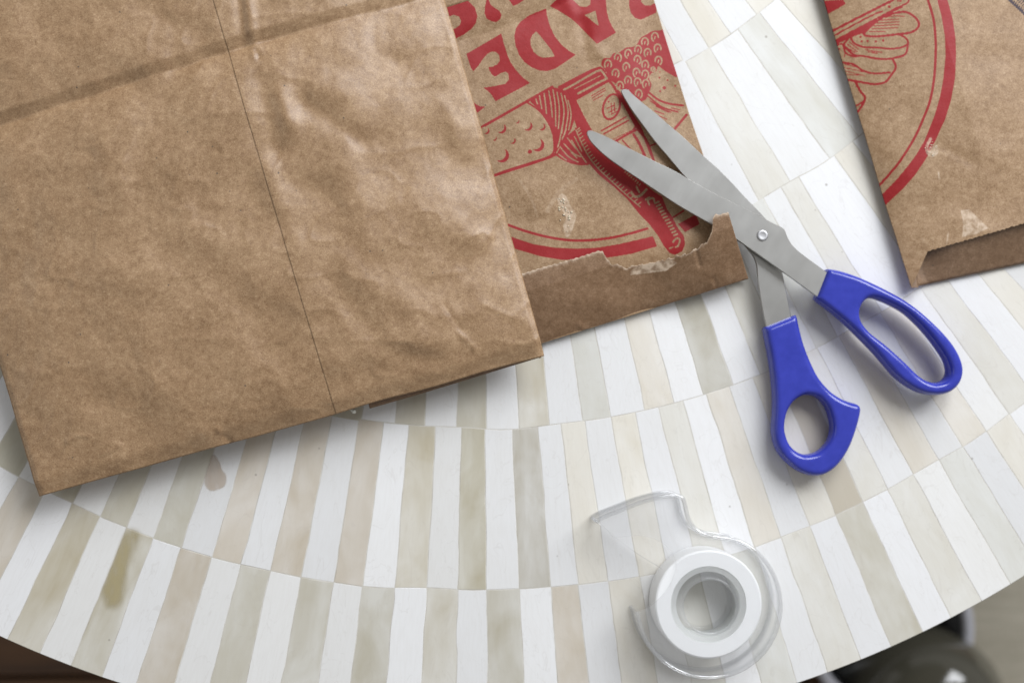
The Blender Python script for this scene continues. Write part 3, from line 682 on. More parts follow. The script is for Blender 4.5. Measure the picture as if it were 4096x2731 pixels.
# --- left bag: big plain bag lying over the edge of the printed one
def left_bag():
    BL, BR, TR, TL = at(87, 1142, .016), at(1252, 815, .022), at(846, -611, .020), at(-318, -284, .016)
    base = at(600, 960, 0)
    bag = empty('paper_bag', (base[0], base[1], 0.0), 'large plain brown kraft paper bag, front left, creased across the top', 'paper bag', 'flattened brown paper bags')
    def surf(U, V):
        P = (BL * (1 - U)[..., None] + BR * U[..., None]) * (1 - V)[..., None] + (TL * (1 - U)[..., None] + TR * U[..., None]) * V[..., None]
        D = plan_px(P, 0.024)
        eu = np.minimum(U, 1 - U) * 0.255; ev = np.minimum(V, 1 - V) * 0.32
        z = 9.5 * MM * (1 - np.exp(-(eu / 0.045))) * (1 - np.exp(-(ev / 0.030)))
        z += 1.0 * MM * (sm(0, .003, eu) - 1) + 1.9 * MM * (sm(-.001, .009, ev) - 1)
        # fold across the bag
        c = np.array([(-330, 395), (0, 283), (250, 207), (560, 112), (800, 45), (1022, -22)], float)
        d = poly_dist(c, D[..., 0], D[..., 1], False); yl = np.interp(D[..., 0], c[:, 0], c[:, 1]); s = np.where(D[..., 1] > yl, d, -d)
        wob = 1 + 0.35 * vnoise(D[..., 0] / 90, D[..., 1] / 400, 21)
        sw = s + 3 * vnoise(D[..., 0] / 70, D[..., 1] * 0, 22)
        z += MM * wob * np.where(sw < 0, 2.7 * np.clip(-sw / 26, 0, 1), 5.6 * (1 - np.exp(-np.clip(sw, 0, None) / 62)) * np.exp(-np.clip(sw - 90, 0, None) / 300) ) - 2.0 * MM * wob * np.exp(-np.abs(sw) / 260)
        # pinch running up from the fold, dents and soft waves
        for a, b, amp, w in (((566, -40), (590, 128), 0.9, 13), ((548, -40), (560, 90), -0.8, 14), ((590, 120), (597, 136), -0.9, 7),
                             ((650, 235), (668, 285), 1.5, 26), ((600, 195), (640, 345), -1.4, 30), ((705, 245), (830, 330), -1.0, 24), ((740, 205), (900, 290), 0.9, 40),
                             ((620, 400), (640, 470), 1.2, 26), ((560, 420), (480, 470), -0.9, 40), ((455, 540), (520, 560), 0.7, 34), ((690, 420), (760, 480), -0.8, 34),
                             ((760, 500), (860, 560), 0.9, 40), ((600, 640), (690, 700), 0.9, 36), ((760, 640), (850, 760), -0.8, 30), ((820, 640), (930, 700), 0.9, 36),
                             ((960, 480), (1040, 520), 0.7, 36), ((900, 120), (1000, 260), -0.7, 44), ((560, 700), (640, 800), -0.6, 40), ((360, 170), (480, 150), 0.6, 40),
                             ((1080, 545), (1120, 540), 0.5, 22), ((770, 830), (960, 780), 0.9, 30), ((880, 800), (1000, 830), -0.9, 26), ((330, 860), (460, 900), 0.5, 50),
                             ((420, 260), (520, 420), -0.6, 60), ((150, 500), (330, 640), 0.6, 90), ((190, 900), (330, 960), -0.4, 40), ((700, 60), (850, 20), 0.5, 30)):
            z += ridge(D, a, b, 1.05 * amp, w)
        # small sharp crinkles near the foot of the bag
        for pl, amp, w in (([(150, 1015), (172, 1000), (200, 1003)], 0.5, 5), ([(225, 1046), (245, 1038), (270, 1025)], 0.45, 5), ([(505, 1000), (515, 1006), (524, 1018)], -0.8, 6), ([(496, 985), (505, 1000)], 0.6, 6),
                           ([(440, 528), (470, 520), (505, 530)], 0.35, 5), ([(1085, 545), (1110, 532), (1130, 545)], 0.35, 5), ([(1055, 765), (1090, 800)], 0.5, 7), ([(1020, 700), (1060, 760)], -0.4, 8), ([(1110, 700), (1180, 730)], 0.4, 8)):
            d = poly_dist(np.array(pl, float), D[..., 0], D[..., 1], False); z += amp * MM * np.exp(-(d / w) ** 1.5)
        wx = D[..., 0] + 40 * vnoise(D[..., 0] / 90, D[..., 1] / 90, 91); wy = D[..., 1] + 40 * vnoise(D[..., 0] / 90 + 7, D[..., 1] / 90, 92)
        z += 1.15 * MM * vnoise(wx / 150, wy / 125, 2) + 0.38 * MM * vnoise(wx / 85 + 3, wy / 70, 12) + 0.22 * MM * vnoise(D[..., 0] / 46 + 9, D[..., 1] / 52, 3) + 0.10 * MM * vnoise(D[..., 0] / 19 + 5, D[..., 1] / 21, 4)
        rr = 1 - np.abs(vnoise(D[..., 0] / 70 + D[..., 1] / 160, D[..., 1] / 75 - 4, 8)); z += 0.30 * MM * rr ** 5
        P = P.copy(); P[..., 2] += z
        # slightly bowed, worn edges
        off = 0.5 * MM * vnoise(U * 9, V * 9, 14) * (1 - sm(0, .05, np.minimum(np.minimum(U, 1 - U), np.minimum(V, 1 - V))))
        P[..., 1] += off; P[..., 0] += 0.5 * off
        return P
    vv = np.linspace(0, 1, 400)
    # the seam: D line (490,0)-(765,945); right-hand panel overlaps the left-hand one
    def useam(V): return 0.572 + 0.012 * (1 - V) + 0 * V
    u1 = np.linspace(0, 1, 200)[None, :] * (useam(vv)[:, None] + 0.07); V1 = np.repeat(vv[:, None], 200, 1)
    P1 = surf(u1, V1); 
    P1[..., 2] -= 0.07 * MM * sm(-0.008, 0.0, u1 - useam(V1)) + 0.2 * MM * sm(0.0, 0.01, u1 - useam(V1))
    o = link('front_panel', grid_mesh(P1), M_PAPER, bag); thick(o, 0.22 * MM)
    us = useam(vv)[:, None]; u2 = us + np.linspace(0, 1, 150)[None, :] * (1 - us); V2 = np.repeat(vv[:, None], 150, 1)
    P2 = surf(u2, V2); P2[..., 2] += 0.01 * MM
    o = link('front_panel', grid_mesh(P2), M_PAPER, bag); thick(o, 0.06 * MM)
    # back panel, folded side gussets, closed foot
    bBL, bBR, bTR, bTL = at(110, 1120, .0015), at(1225, 800, .0125), at(850, -600, .0135), at(-300, -280, .0015)
    U, V = np.meshgrid(np.linspace(0, 1, 40), np.linspace(0, 1, 40))
    Pb = (bBL * (1 - U)[..., None] + bBR * U[..., None]) * (1 - V)[..., None] + (bTL * (1 - U)[..., None] + bTR * U[..., None]) * V[..., None]
    link('back_panel', grid_mesh(Pb), M_PAPER_SHADED, bag)
    n = 120; tv = np.linspace(0, 1, n)
    for u, inw in ((0.0, 1), (1.0, -1)):
        E = surf(np.full((1, n), u), tv[None, :])[0]; E[:, 2] -= 0.25 * MM
        B0, B1 = (bBL, bTL) if u == 0 else (bBR, bTR); Bk = B0[None] * (1 - tv)[:, None] + B1[None] * tv[:, None]; Bk[:, 2] += 0.2 * MM
        side = (BR - BL) / np.linalg.norm(BR - BL); mid = (E + Bk) / 2 + side[None] * inw * 0.03
        rows = [E * (1 - t) + mid * t for t in np.linspace(0, 1, 8)] + [mid * (1 - t) + Bk * t for t in np.linspace(0, 1, 8)[1:]]
        link('side_gusset', grid_mesh(np.stack(rows)), M_PAPER_SHADED, bag)
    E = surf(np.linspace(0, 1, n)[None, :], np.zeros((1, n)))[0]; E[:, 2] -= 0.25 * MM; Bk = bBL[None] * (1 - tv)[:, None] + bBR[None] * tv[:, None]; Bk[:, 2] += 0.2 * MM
    link('bottom_panel', grid_mesh(np.stack([E * (1 - t) + Bk * t for t in np.linspace(0, 1, 12)])), M_PAPER_SHADED, bag)
    # loose torn flap showing under the lower right edge
    f = sheet([at(849, 938, .0135), at(940, 912, .0145), at(1040, 882, .015), at(1140, 851, .0155), at(1243, 820, .017)], [at(835, 880, .0155), at(930, 855, .0165), at(1030, 828, .0165), at(1130, 800, .017), at(1235, 790, .018)], 90, 12)
    f[..., 2] += 0.4 * MM * vnoise(f[..., 0] * 90, f[..., 1] * 90, 6)
    o = link('bottom_flap', grid_mesh(f), M_PAPER_SHADED, bag); thick(o, 0.3 * MM)
    return bag, surf
LB, lsurf = left_bag()

def crust(name, pts, mat, parent, hgt):
    """small irregular lump of glue or torn fibre over plan points (x,y,z,r)"""
    bm = bmesh.new()
    for x, y, z, r in pts:
        m = bmesh.ops.create_icosphere(bm, subdivisions=2, radius=1)
        for v in m['verts']:
            nz = 1 + 0.35 * math.sin(v.co.x * 9 + x * 900) * math.cos(v.co.y * 8 + y * 700) + 0.2 * math.sin(v.co.z * 11)
            v.co = Vector((x + v.co.x * r * nz, y + v.co.y * r * nz, z + v.co.z * hgt * nz))
    me = bpy.data.meshes.new(name); bm.to_mesh(me); bm.free(); return link(name, me, mat, parent)
def P4(x, y, z, r): p = at(x, y, z); return (p[0], p[1], p[2], r)
crust('glue_blob', [P4(808, 941, .0145, .0008), P4(812, 944, .014, .0011), P4(804, 939, .015, .0006)], simple('white_glue', rgb(.62, .62, .55), .3), LB, .0009)
crust('paper_fibre', [P4(1242, 817, .0195, .0006), P4(1240, 820, .019, .0005)], M_PAPER_SHADED, LB, .0008)

# --- middle bag with printed face
MZ = 0.0085
def mid_bag():
    base = at(1450, 700, 0)
    bag = empty('paper_bag', (base[0], base[1], 0.0), 'brown paper bag with red ADE lettering, jar and corn print under the scissors', 'paper bag', 'flattened brown paper bags')
    C = middle_print()
    BL, BR, TR, TL = at(880, 902, .0032), at(1717, 641, .0040), at(1277, -660, .006), at(432, -398, .006)
    def surf(U, V):
        P = (BL * (1 - U)[..., None] + BR * U[..., None]) * (1 - V)[..., None] + (TL * (1 - U)[..., None] + TR * U[..., None]) * V[..., None]
        D = plan_px(P, MZ); eu = np.minimum(U, 1 - U) * 0.185
        z = (MZ - P[..., 2]) * sm(0, .10, V) * (0.45 + 0.55 * sm(0, .03, eu))
        c = np.array([(1000, 110), (1160, 62), (1290, 10), (1360, -22)], float)      # crease behind the lettering
        d = poly_dist(c, D[..., 0], D[..., 1], False); yl = np.interp(D[..., 0], c[:, 0], c[:, 1]); s = np.where(D[..., 1] > yl, d, -d)
        z += -1.5 * MM * np.where(s < 0, np.exp(-(np.abs(s) / 22) ** 1.6), np.exp(-np.abs(s) / 34))
        for a, b, amp, w in (((1330, 20), (1350, 110), -0.8, 16), ((1360, 110), (1385, 130), 0.7, 18), ((1290, -10), (1330, 30), 0.8, 18), ((1195, 400), (1230, 470), 0.5, 26), ((1300, 380), (1250, 440), 0.5, 20), ((1430, 440), (1500, 500), -0.4, 30), ((1200, 500), (1280, 520), -0.4, 24)): z += ridge(D, a, b, amp, w)
        z += 0.35 * MM * vnoise(D[..., 0] / 100, D[..., 1] / 90, 31) + 0.16 * MM * vnoise(D[..., 0] / 40, D[..., 1] / 44, 32)
        P = P.copy(); P[..., 2] += z; P[..., 0] -= 1.6 * MM * U * np.sin(np.clip(V, 0, .5) / .5 * math.pi); return P
    # the part in view is meshed finely enough to carry the ink
    U0, V1 = 0.28, 0.58
    U, V = np.meshgrid(np.linspace(U0, 1, 430), np.linspace(0, V1, 520)); P = surf(U, V)
    me = grid_mesh(P); q = P.copy(); q[..., 2] = MZ; set_ink(me, C.sample(to_src(q)))
    o = link('front_panel', me, M_PRINT, bag); thick(o, 0.2 * MM)
    U, V = np.meshgrid(np.linspace(0, U0, 50), np.linspace(0, V1, 130)); o = link('front_panel', grid_mesh(surf(U, V)), M_PRINT, bag); thick(o, 0.2 * MM)
    U, V = np.meshgrid(np.linspace(0, 1, 120), np.linspace(V1, 1, 90)); o = link('front_panel', grid_mesh(surf(U, V)), M_PRINT, bag); thick(o, 0.2 * MM)
    bBL, bBR, bTR, bTL = at(890, 895, .0012), at(1708, 634, .0040), at(1275, -655, .0012), at(440, -395, .0012)
    U, V = np.meshgrid(np.linspace(0, 1, 30), np.linspace(0, 1, 30))
    link('back_panel', grid_mesh((bBL * (1 - U)[..., None] + bBR * U[..., None]) * (1 - V)[..., None] + (bTL * (1 - U)[..., None] + bTR * U[..., None]) * V[..., None]), M_PAPER_SHADED, bag)
    n = 160; tv = np.linspace(0, 1, n); side = (BR - BL) / np.linalg.norm(BR - BL)
    for u, inw in ((0.0, 1), (1.0, -1)):
        E = surf(np.full((1, n), u), tv[None, :])[0]; E[:, 2] -= 0.22 * MM
        B0, B1 = (bBL, bTL) if u == 0 else (bBR, bTR); Bk = B0[None] * (1 - tv)[:, None] + B1[None] * tv[:, None]; Bk[:, 2] += .1 * MM
        mid = (E + Bk) / 2 + side[None] * inw * 0.022
        rows = [E * (1 - t) + mid * t for t in np.linspace(0, 1, 6)] + [mid * (1 - t) + Bk * t for t in np.linspace(0, 1, 6)[1:]]
        link('side_gusset', grid_mesh(np.stack(rows)), M_PAPER_SHADED, bag)
    # folded-up foot of the bag, torn along its glued edge
    topc = [(880, 760), (1100, 662), (1205, 627), (1250, 613), (1330, 591), (1375, 576), (1384, 577), (1392, 592), (1402, 605), (1440, 617), (1452, 612), (1500, 605), (1540, 594), (1580, 582), (1605, 569), (1623, 556), (1634, 538), (1637, 518), (1637, 502), (1645, 494), (1653, 495), (1660, 491), (1673, 489)]
    tp = np.array(topc, float)
    s_ = np.r_[0, np.cumsum(np.hypot(*np.diff(tp, axis=0).T))]; qn = 520; qs = np.linspace(0, s_[-1], qn); tp = np.stack([np.interp(qs, s_, tp[:, i]) for i in range(2)], -1)
    tor = sm(1390, 1400, tp[:, 0]); zig = np.where(tor < .5, 2.2 * (np.abs((qs / 13.0) % 1 - .5) * 2 - .5), 3.2 * vnoise(qs / 9, qs * 0, 7) + 1.6 * vnoise(qs / 3.5, qs * 0, 17))
    hx = np.interp(tp[:, 0], [880, 1600, 1637, 1673], [880, 1590, 1655, 1719]); hx = hx + np.linspace(0, 1, qn) * 1e-3; hy = 902 + (hx - 880) * (640.5 - 902) / (1719 - 880)
    t = np.linspace(0, 1, 80)[:, None]; tt = np.repeat(t, qn, 1)
    Dx = np.stack([hx[None] * (1 - t) + tp[None, :, 0] * t, (hy + 0.6 * vnoise(hx / 25, hx * 0, 41))[None] * (1 - t) + tp[None, :, 1] * t + zig[None] * np.exp(-(1 - t) / .05)], -1)
    hd = np.array([1719 - 880, 640.5 - 902.0]); hd /= np.hypot(*hd); rel = Dx - np.array([880.0, 902.0]); e = (rel[..., 0] * hd[1] - rel[..., 1] * hd[0]) / 155.0; al_ = rel[..., 0] * hd[0] + rel[..., 1] * hd[1]
    zz = .0031 + .0078 * np.clip(e / .8, 0, 1) ** .75 + .0098 * sm(610, 850, al_) * (.75 + .25 * np.clip(e, 0, 1)) + 0.20 * MM * vnoise(Dx[..., 0] / 60, Dx[..., 1] / 40, 44) * sm(0, .2, tt) + 0.08 * MM * vnoise(Dx[..., 0] / 22, Dx[..., 1] / 24, 45)
    F = at(Dx[..., 0], Dx[..., 1], zz)
    for a, b, amp, w in (((1598, 572), (1608, 610), -.5, 5), ((1640, 640), (1650, 668), -.4, 6), ((1300, 700), (1420, 690), .5, 24), ((1330, 745), (1345, 760), .4, 8)): F[..., 2] += ridge(Dx, a, b, amp, w)
    me = grid_mesh(F); ink = np.zeros(F.shape)
    lay = inside([(1448, 622), (1462, 613), (1540, 596), (1556, 604), (1530, 622), (1448, 632)], Dx[..., 0], Dx[..., 1]).astype(float) * .95
    edge = np.exp(-((1 - tt) * 70 / (1.4 + 1.6 * np.abs(vnoise(Dx[..., 0] / 7, Dx[..., 1] / 7, 77)))) ** 2) * 0.95
    ink[..., 2] = np.maximum(lay, edge); set_ink(me, ink)
    o = link('folded_foot_flap', me, paper_material('kraft_paper_foot_shaded', True, 0.70, 0.95), bag); thick(o, 0.35 * MM)  # shade from tilting away from the windows is put into this darker colour
    crust('glue_crust', [P4(1290 + 16 * u + random.gauss(0, 6), 452 + 82 * u, MZ + .0002, random.choice((.00015, .0002, .0003, .0005))) for u in [random.random() for k in range(34)]], M_GLUE, bag, .00012)
    return bag, surf
MB_, msurf = mid_bag()

# --- right bag, its mouth gaping at the lower edge
def right_bag():
    base = at(2250, 500, 0)
    bag = empty('paper_bag', (base[0], base[1], 0.0), 'brown paper bag at the right edge with red ringed print and gaping lower edge', 'paper bag', 'flattened brown paper bags')
    C = right_print()
    low = [(2093, 661, .0070), (2131, 577, .0098), (2180, 563, .0112), (2352, 513, .0135), (2700, 412, .0150), (3080, 300, .010)]
    pts = []
    for i in range(len(low) - 1):
        a, b = np.array(low[i]), np.array(low[i + 1])
        for t in np.linspace(0, 1, 40 if i == 0 else 120, endpoint=False): pts.append(a * (1 - t) + b * t)
    pts = np.array(pts); s = np.r_[0, np.cumsum(np.hypot(*np.diff(pts[:, :2], axis=0).T))]
    ser = (pts[:, 0] > 2133); zig = ser * (2.0 * (np.abs((s / 11.0) % 1 - .5) * 2 - .5) + 0.8 * vnoise(s / 6, s * 0, 52))
    n = len(pts); B = at(pts[:, 0], pts[:, 1], pts[:, 2]); zig = at(pts[:, 0], pts[:, 1] + zig, pts[:, 2]) - B
    up = np.array([(2093 - 0.3035 * 900, 661 - 900)]); 
    tx = np.interp(s, [0, s[-1]], [1846, 2760]); ty = np.interp(s, [0, s[-1]], [-150, -440])
    T = at(tx, ty, np.interp(s, [0, s[-1] * .25, s[-1]], [.0060, .012, .012]))
    sel = np.r_[np.arange(0, 40), np.arange(40, n)]
    t = (np.linspace(0, 1, 440) ** 1.25)[:, None, None]; P = B[None] * (1 - t) + T[None] * t; tt = np.repeat(t[..., 0], n, 1); uu = np.repeat((s / s[-1])[None], 440, 0)
    D = plan_px(P, .014)
    el = uu * 0.23
    P[..., 2] = T[None, :, 2] + (B[None, :, 2] - T[None, :, 2]) * np.exp(-(tt / .16) ** 1.5)
    P[..., 2] += 2.5 * MM * (1 - np.exp(-el / .012)) * sm(0.02, .25, tt) + 0.5 * MM * vnoise(D[..., 0] / 120, D[..., 1] / 110, 61) * sm(0, .1, tt) + 0.18 * MM * vnoise(D[..., 0] / 45, D[..., 1] / 45, 62)
    for a, b, amp, w in (((2165, 335), (2230, 370), -.3, 12), ((2230, 370), (2300, 400), -.3, 22), ((2190, 500), (2290, 540), .5, 24), ((2000, 300), (2120, 420), .5, 40)): P[..., 2] += ridge(D, a, b, amp, w)
    P[..., 2] = np.maximum(P[..., 2], .002)
    P = P + zig[None] * np.exp(-t / .006)
    me = grid_mesh(P); q = P.copy(); q[..., 2] = .0145; set_ink(me, C.sample(to_src(q)))
    o = link('front_panel', me, M_PRINT, bag); thick(o, 0.22 * MM)
    lo = sheet([at(2099, 659, .0060), at(2125, 654, .0020), at(2352, 605, .0016), at(3100, 440, .0016)], [at(1880, -150, .0015), at(2160, -240, .0016), at(2760, -440, .0016)], 120, 120)
    lo[..., 2] += 0.6 * MM * np.abs(vnoise(lo[..., 0] * 40, lo[..., 1] * 40, 64)); tl = np.linspace(0, 1, 120)[:, None]; lo[..., 2] += .0080 * np.clip(tl / .10, 0, 1) * (1 - sm(.16, .5, tl)) * sm(.0, .12, np.linspace(0, 1, 120))[None]
    o = link('back_panel', grid_mesh(lo), M_PAPER_SHADED, bag); thick(o, 0.2 * MM)
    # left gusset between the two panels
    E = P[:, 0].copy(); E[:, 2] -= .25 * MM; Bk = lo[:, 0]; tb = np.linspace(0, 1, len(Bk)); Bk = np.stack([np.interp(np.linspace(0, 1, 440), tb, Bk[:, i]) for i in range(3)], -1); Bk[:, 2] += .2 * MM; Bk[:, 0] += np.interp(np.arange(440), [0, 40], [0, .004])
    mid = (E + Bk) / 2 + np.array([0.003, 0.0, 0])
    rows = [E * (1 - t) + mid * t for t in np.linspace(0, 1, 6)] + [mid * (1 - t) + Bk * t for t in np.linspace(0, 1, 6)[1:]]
    link('side_gusset', grid_mesh(np.stack(rows)), M_PAPER_SHADED, bag)
    crust('glue_ring', [P4(2140 + 9 * math.cos(a) + random.gauss(0, 2.5), 344 + 12 * math.sin(a) + random.gauss(0, 2.5), float(P[np.unravel_index(np.argmin((D[..., 0] - 2140) ** 2 + (D[..., 1] - 344) ** 2), D.shape[:2])][2]) + .0002, random.choice((.00015, .0002, .0003))) for a in np.linspace(.3, 6.1, 24)], M_GLUE, bag, .00012)
    return bag
right_bag()

# ------------------------------------------------------------------ scissors
def scissors():
    t0 = at(1350, 310, .012)[:2]; t1 = at(2050, 1000, .008)[:2]; ax = t1 - t0; L2 = ax @ ax
    def tpar(x, y): return ((x - t0[0]) * ax[0] + (y - t0[1]) * ax[1]) / L2
    zB = lambda x, y: .0118 - .0058 * tpar(x, y)
    zA = lambda x, y: .0158 - .0045 * tpar(x, y)
    root = empty('scissors', (*at(1748, 540, 0)[:2], 0.0), 'open steel scissors with blue plastic handles lying across the printed bag', 'scissors')
    def cr(ox, oy, k, pts, z): p = np.asarray(pts, float) * k + np.array([ox, oy]); return at_src(p[:, 0], p[:, 1], z)[:, :2]
    k5, k6, k7 = 0.57405, 0.66964, 0.42535
    bladeB = np.vstack([cr(2300, 300, k5, [(318,118),(330,106),(350,102),(375,108),(385,125),(470,198),(560,268),(640,338),(750,430),(880,550),(1000,655),(1100,755),(1200,862),(1300,962),(1375,1050),(1400,1120),(1395,1200)], .0115),
                        cr(2900, 900, k6, [(330,240),(352,330),(372,430),(398,560),(420,660),(270,700),(246,600),(232,540),(212,430),(196,320),(188,245),(170,195),(150,165)], .009),
                        cr(2300, 300, k5, [(1080,1060),(980,940),(890,840),(805,745),(740,680),(650,572),(560,468),(470,350),(380,226)], .0115)])
    o = plate('blade', resample(catmull(bladeB, 3), .0012), [], zB, .0009, .00022, M_STEEL, root); o['label'] = 'back blade running to the small looped handle'
    bladeA = np.vstack([cr(2300, 300, k5, [(78,412),(84,396),(110,394),(200,430),(300,480),(430,545),(550,605),(690,672),(800,736),(1000,845),(1200,940),(1370,1030),(1452,1072),(1478,1130),(1520,1195),(1600,1262),(1742,1365)], .014),
                        cr(2900, 900, k6, [(700,360),(740,420),(640,500),(560,440)], .012),
                        cr(2300, 300, k5, [(1690,1545),(1420,1352),(1140,1158),(960,1050),(740,925),(600,835),(430,722),(300,637),(200,563),(125,492),(96,455)], .014)])
    o = plate('blade', resample(catmull(bladeA, 3), .0012), [], zA, .00095, .00022, M_STEEL, root); o['label'] = 'front blade with a rounded tip on top'
    # bright ground cutting edges
    hA = catmull(cr(2900, 900, k6, [(608,262),(640,262),(700,275),(790,305),(880,345),(960,385),(1060,440),(1160,510),(1270,610),(1350,700),(1398,780),(1419,850),(1415,910),(1390,960),(1350,995),(1300,1013),(1240,1016),(1170,1003),(1100,968),(1030,915),(960,838),(900,768),(820,686),(720,588),(620,506),(545,447),(541,430),(548,415),(575,345),(600,280)], .013), 4)
    iA = catmull(cr(2900, 900, k6, [(885,437),(1050,508),(1150,590),(1235,685),(1318,805),(1336,885),(1300,932),(1235,938),(1160,902),(1070,815),(960,716),(858,634),(806,555),(818,475)], .013), 8)
    o = pillow('handle', hA, [iA], lambda x, y: .0095 + .0005 * tpar(x, y) + 0 * x, .0064, .0030, .0009, M_BLUE, root); o['label'] = 'long oval finger loop'; smooth_solid(o)
    hB = catmull(cr(2700, 1250, k7, [(832,155),(845,138),(860,128),(1120,24),(1135,22),(1143,40),(1155,90),(1180,200),(1215,320),(1270,460),(1340,600),(1420,700),(1500,770),(1600,825),(1700,855),(1733,878),(1742,920),(1725,1010),(1690,1130),(1640,1260),(1570,1380),(1490,1468),(1400,1522),(1310,1536),(1220,1518),(1120,1468),(1030,1390),(962,1300),(925,1200),(914,1080),(922,950),(924,800),(910,620),(888,450),(860,300)], .009), 4)
    iB = catmull(cr(2700, 1250, k7, [(1245,775),(1330,797),(1395,855),(1438,935),(1463,1030),(1468,1100),(1448,1180),(1405,1250),(1340,1305),(1270,1328),(1200,1328),(1130,1295),(1075,1238),(1042,1160),(1028,1080),(1038,990),(1063,910),(1112,838),(1180,790)], .009), 4)
    o = pillow('handle', hB, [iB], lambda x, y: .0070 + 0 * x, .0058, .0032, .0009, M_BLUE, root); o['label'] = 'short thumb loop with a pointed heel'; smooth_solid(o)
    c = at_src(3051, 941.5, .0155); r = .0027
    link('pivot_rivet', lathe([(.0001, .00062), (r * .55, .00062), (r * .62, .00066), (r * .84, .00064), (r * .97, .0005), (r, .0002), (r, -.001)], 48, (c[0], c[1], float(zA(c[0], c[1])) + .00095)), simple('rivet_steel', rgb(.50, .50, .51), .45, None, Metallic=1.0), root)
    return root
scissors()

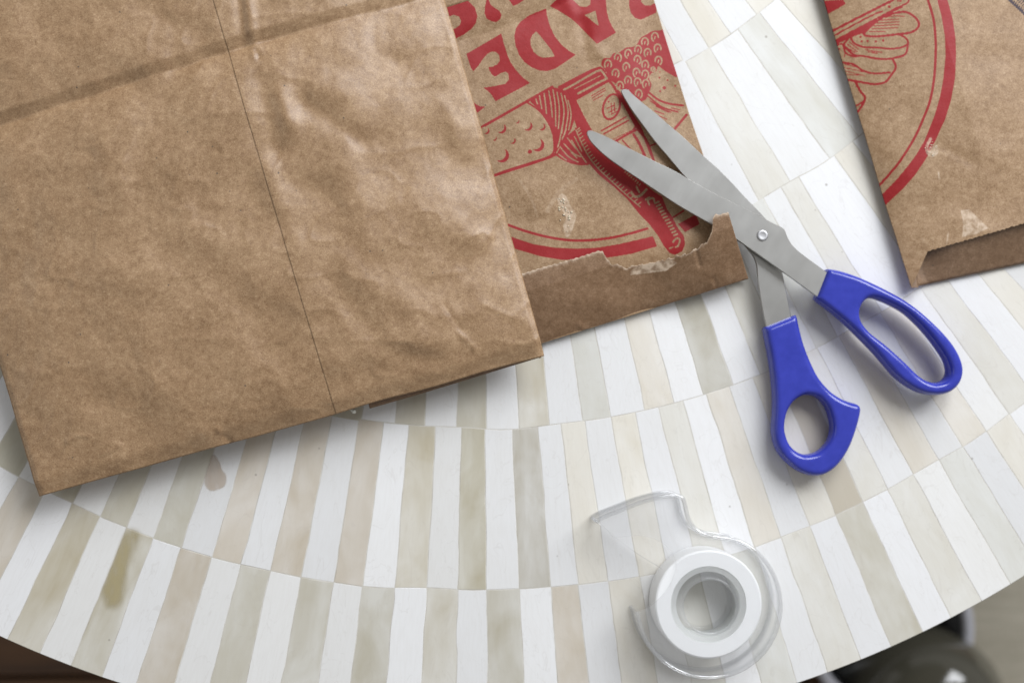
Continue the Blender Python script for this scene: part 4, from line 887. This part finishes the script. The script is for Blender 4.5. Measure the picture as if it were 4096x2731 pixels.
# ------------------------------------------------------------------ tape dispenser and roll
def tape():
    k = 0.52994; zt = .0205
    def cr(pts, z=zt): p = np.asarray(pts, float) * k + np.array([2250, 1900]); return at_src(p[:, 0], p[:, 1], z)[:, :2]
    cxy = (1105, 985); R = 553
    arc = [(cxy[0] + R * math.cos(a), cxy[1] + R * math.sin(a)) for a in np.radians(np.arange(-58, 176, 7))]
    outer = catmull([(250,335),(300,305),(450,246),(600,188),(750,150),(860,140),(915,160),(935,215),(950,300),(990,380),(1055,430),(1140,455),(1230,465),(1310,478)] , 5, False)
    wall = np.vstack([outer, np.array(arc), [(545,1030)]])
    opening = catmull([(545,1030),(620,1010),(720,935),(800,840),(850,720),(852,650),(820,575),(750,510),(650,466),(560,455),(450,462),(390,470),(345,425),(300,380),(250,335)], 5, False)
    root = empty('tape_dispenser', (*at_src(2836, 2422, 0)[:2], 0.0), 'clear plastic snail shaped tape dispenser near the table edge', 'tape dispenser')
    pl = cr(np.vstack([wall, opening[1:-1]])); c = at_src(2250 + 1110 * k, 1900 + 988 * k, zt)[:2]
    hole = [(c[0] + .0125 * math.cos(a), c[1] + .0125 * math.sin(a)) for a in np.linspace(0, 2 * math.pi, 60, endpoint=False)]
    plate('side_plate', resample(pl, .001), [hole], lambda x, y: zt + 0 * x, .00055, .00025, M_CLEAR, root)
    # perimeter wall: a thin upright band
    W = cr(wall); sl = np.r_[0, np.cumsum(np.hypot(*np.diff(W, axis=0).T))]; qq = np.arange(0, sl[-1], .0011); W = np.stack([np.interp(qq, sl, W[:, i]) for i in range(2)], -1)
    for _ in range(6): W[1:-1] = W[1:-1] * .5 + (W[:-2] + W[2:]) * .25
    t = np.gradient(W, axis=0); t /= np.linalg.norm(t, axis=1)[:, None]; nr = np.stack([-t[:, 1], t[:, 0]], -1)
    cen = W.mean(0); 
    def band(path, nrm, z0, z1, th):
        V = []; F = []; n = len(path)
        for i in range(n):
            for s, z in ((0, z0), (0, z1), (-1, z1), (-1, z0)): q = path[i] + nrm[i] * s * th; V.append((q[0], q[1], z))
        for i in range(n - 1):
            for j in range(4): a, b = i * 4 + j, i * 4 + (j + 1) % 4; F.append((a, b, b + 4, a + 4))
        F += [(0, 1, 2, 3), ((n - 1) * 4 + 3, (n - 1) * 4 + 2, (n - 1) * 4 + 1, (n - 1) * 4)]
        return mesh(V, F)
    if np.sum(nr[-60] * (W[-60] - c)) < 0: nr = -nr
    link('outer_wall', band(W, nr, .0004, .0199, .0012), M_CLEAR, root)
    def bead(path, z, r, name):
        n = len(path); m = 10; V = []; F = []
        for i in range(n):
            for j in range(m):
                a = 2 * math.pi * j / m; q = path[i] + nr[i] * r * math.cos(a); V.append((q[0], q[1], z + r * math.sin(a)))
        for i in range(n - 1):
            for j in range(m): F.append((i * m + j, i * m + (j + 1) % m, (i + 1) * m + (j + 1) % m, (i + 1) * m + j))
        link(name, mesh(V, F), M_RIM, root)
    bead(W - nr * .0007, .0205, .0011, 'rim_bead'); bead(W - nr * .0007, .0013, .0010, 'rim_bead')
    # cutter: small toothed bar at the arm's end
    a, b = cr([(250, 335)], .0205)[0], cr([(345, 425)], .0205)[0]
    d = (b - a) / np.linalg.norm(b - a); V = []; F = []; nt = 14
    for i in range(nt * 2 + 1):
        s = i / (nt * 2); z = .0004 + .0195 * s; ext = (.0009 if i % 2 else 0)
        nn = np.array([-d[1], d[0]]); 
        if nn @ (a - c) < 0: nn = -nn
        p = a + d * .0003 + nn * ext; q = a + d * .0035
        V += [(p[0], p[1], z), (q[0], q[1], z)]
    for i in range(nt * 2): F.append((2 * i, 2 * i + 1, 2 * i + 3, 2 * i + 2))
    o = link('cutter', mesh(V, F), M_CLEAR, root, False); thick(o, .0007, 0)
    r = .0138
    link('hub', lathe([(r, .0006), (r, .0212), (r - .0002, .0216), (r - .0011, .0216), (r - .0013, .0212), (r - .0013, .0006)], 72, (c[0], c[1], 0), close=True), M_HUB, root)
    # roll
    cr_ = at_src(2250 + 1100 * k, 1900 + 972 * k, .0185)[:2]
    roll = empty('tape_roll', (cr_[0], cr_[1], 0.0008), 'white roll of clear tape inside the plastic dispenser', 'tape roll')
    ri, ro_ = .0182, .0258
    child_local('tape_winding', lathe([(ri, .0002), (ro_ - .0002, .0002), (ro_, .0004), (ro_, .0178), (ro_ - .0003, .0183), (ro_ - .0009, .0187), (ri, .0187)], 160, close=True), M_TAPE, roll, False)
    child_local('core', lathe([(ri - .0001, .0002), (ri - .0001, .0184), (ri - .0026, .0184), (ri - .0026, .0002)], 160, close=True), M_CORE, roll, False)
    # free end of the tape running up to the cutter
    s0 = cr([(745, 700)], .012)[0]; s1 = cr([(318, 392)], .012)[0]; n = 24; tv = np.linspace(0, 1, n)
    path = s0[None] * (1 - tv)[:, None] + s1[None] * tv[:, None]; dd = (s1 - s0) / np.linalg.norm(s1 - s0); bow = np.array([-dd[1], dd[0]])
    path = path + bow[None] * (.0012 * np.sin(tv * math.pi))[:, None]
    Pm = np.stack([np.c_[path, np.full(n, .0015)], np.c_[path, np.full(n, .0185)]])
    link('loose_end', grid_mesh(Pm), clear_material('clear_tape', .95, .86), roll)
tape()
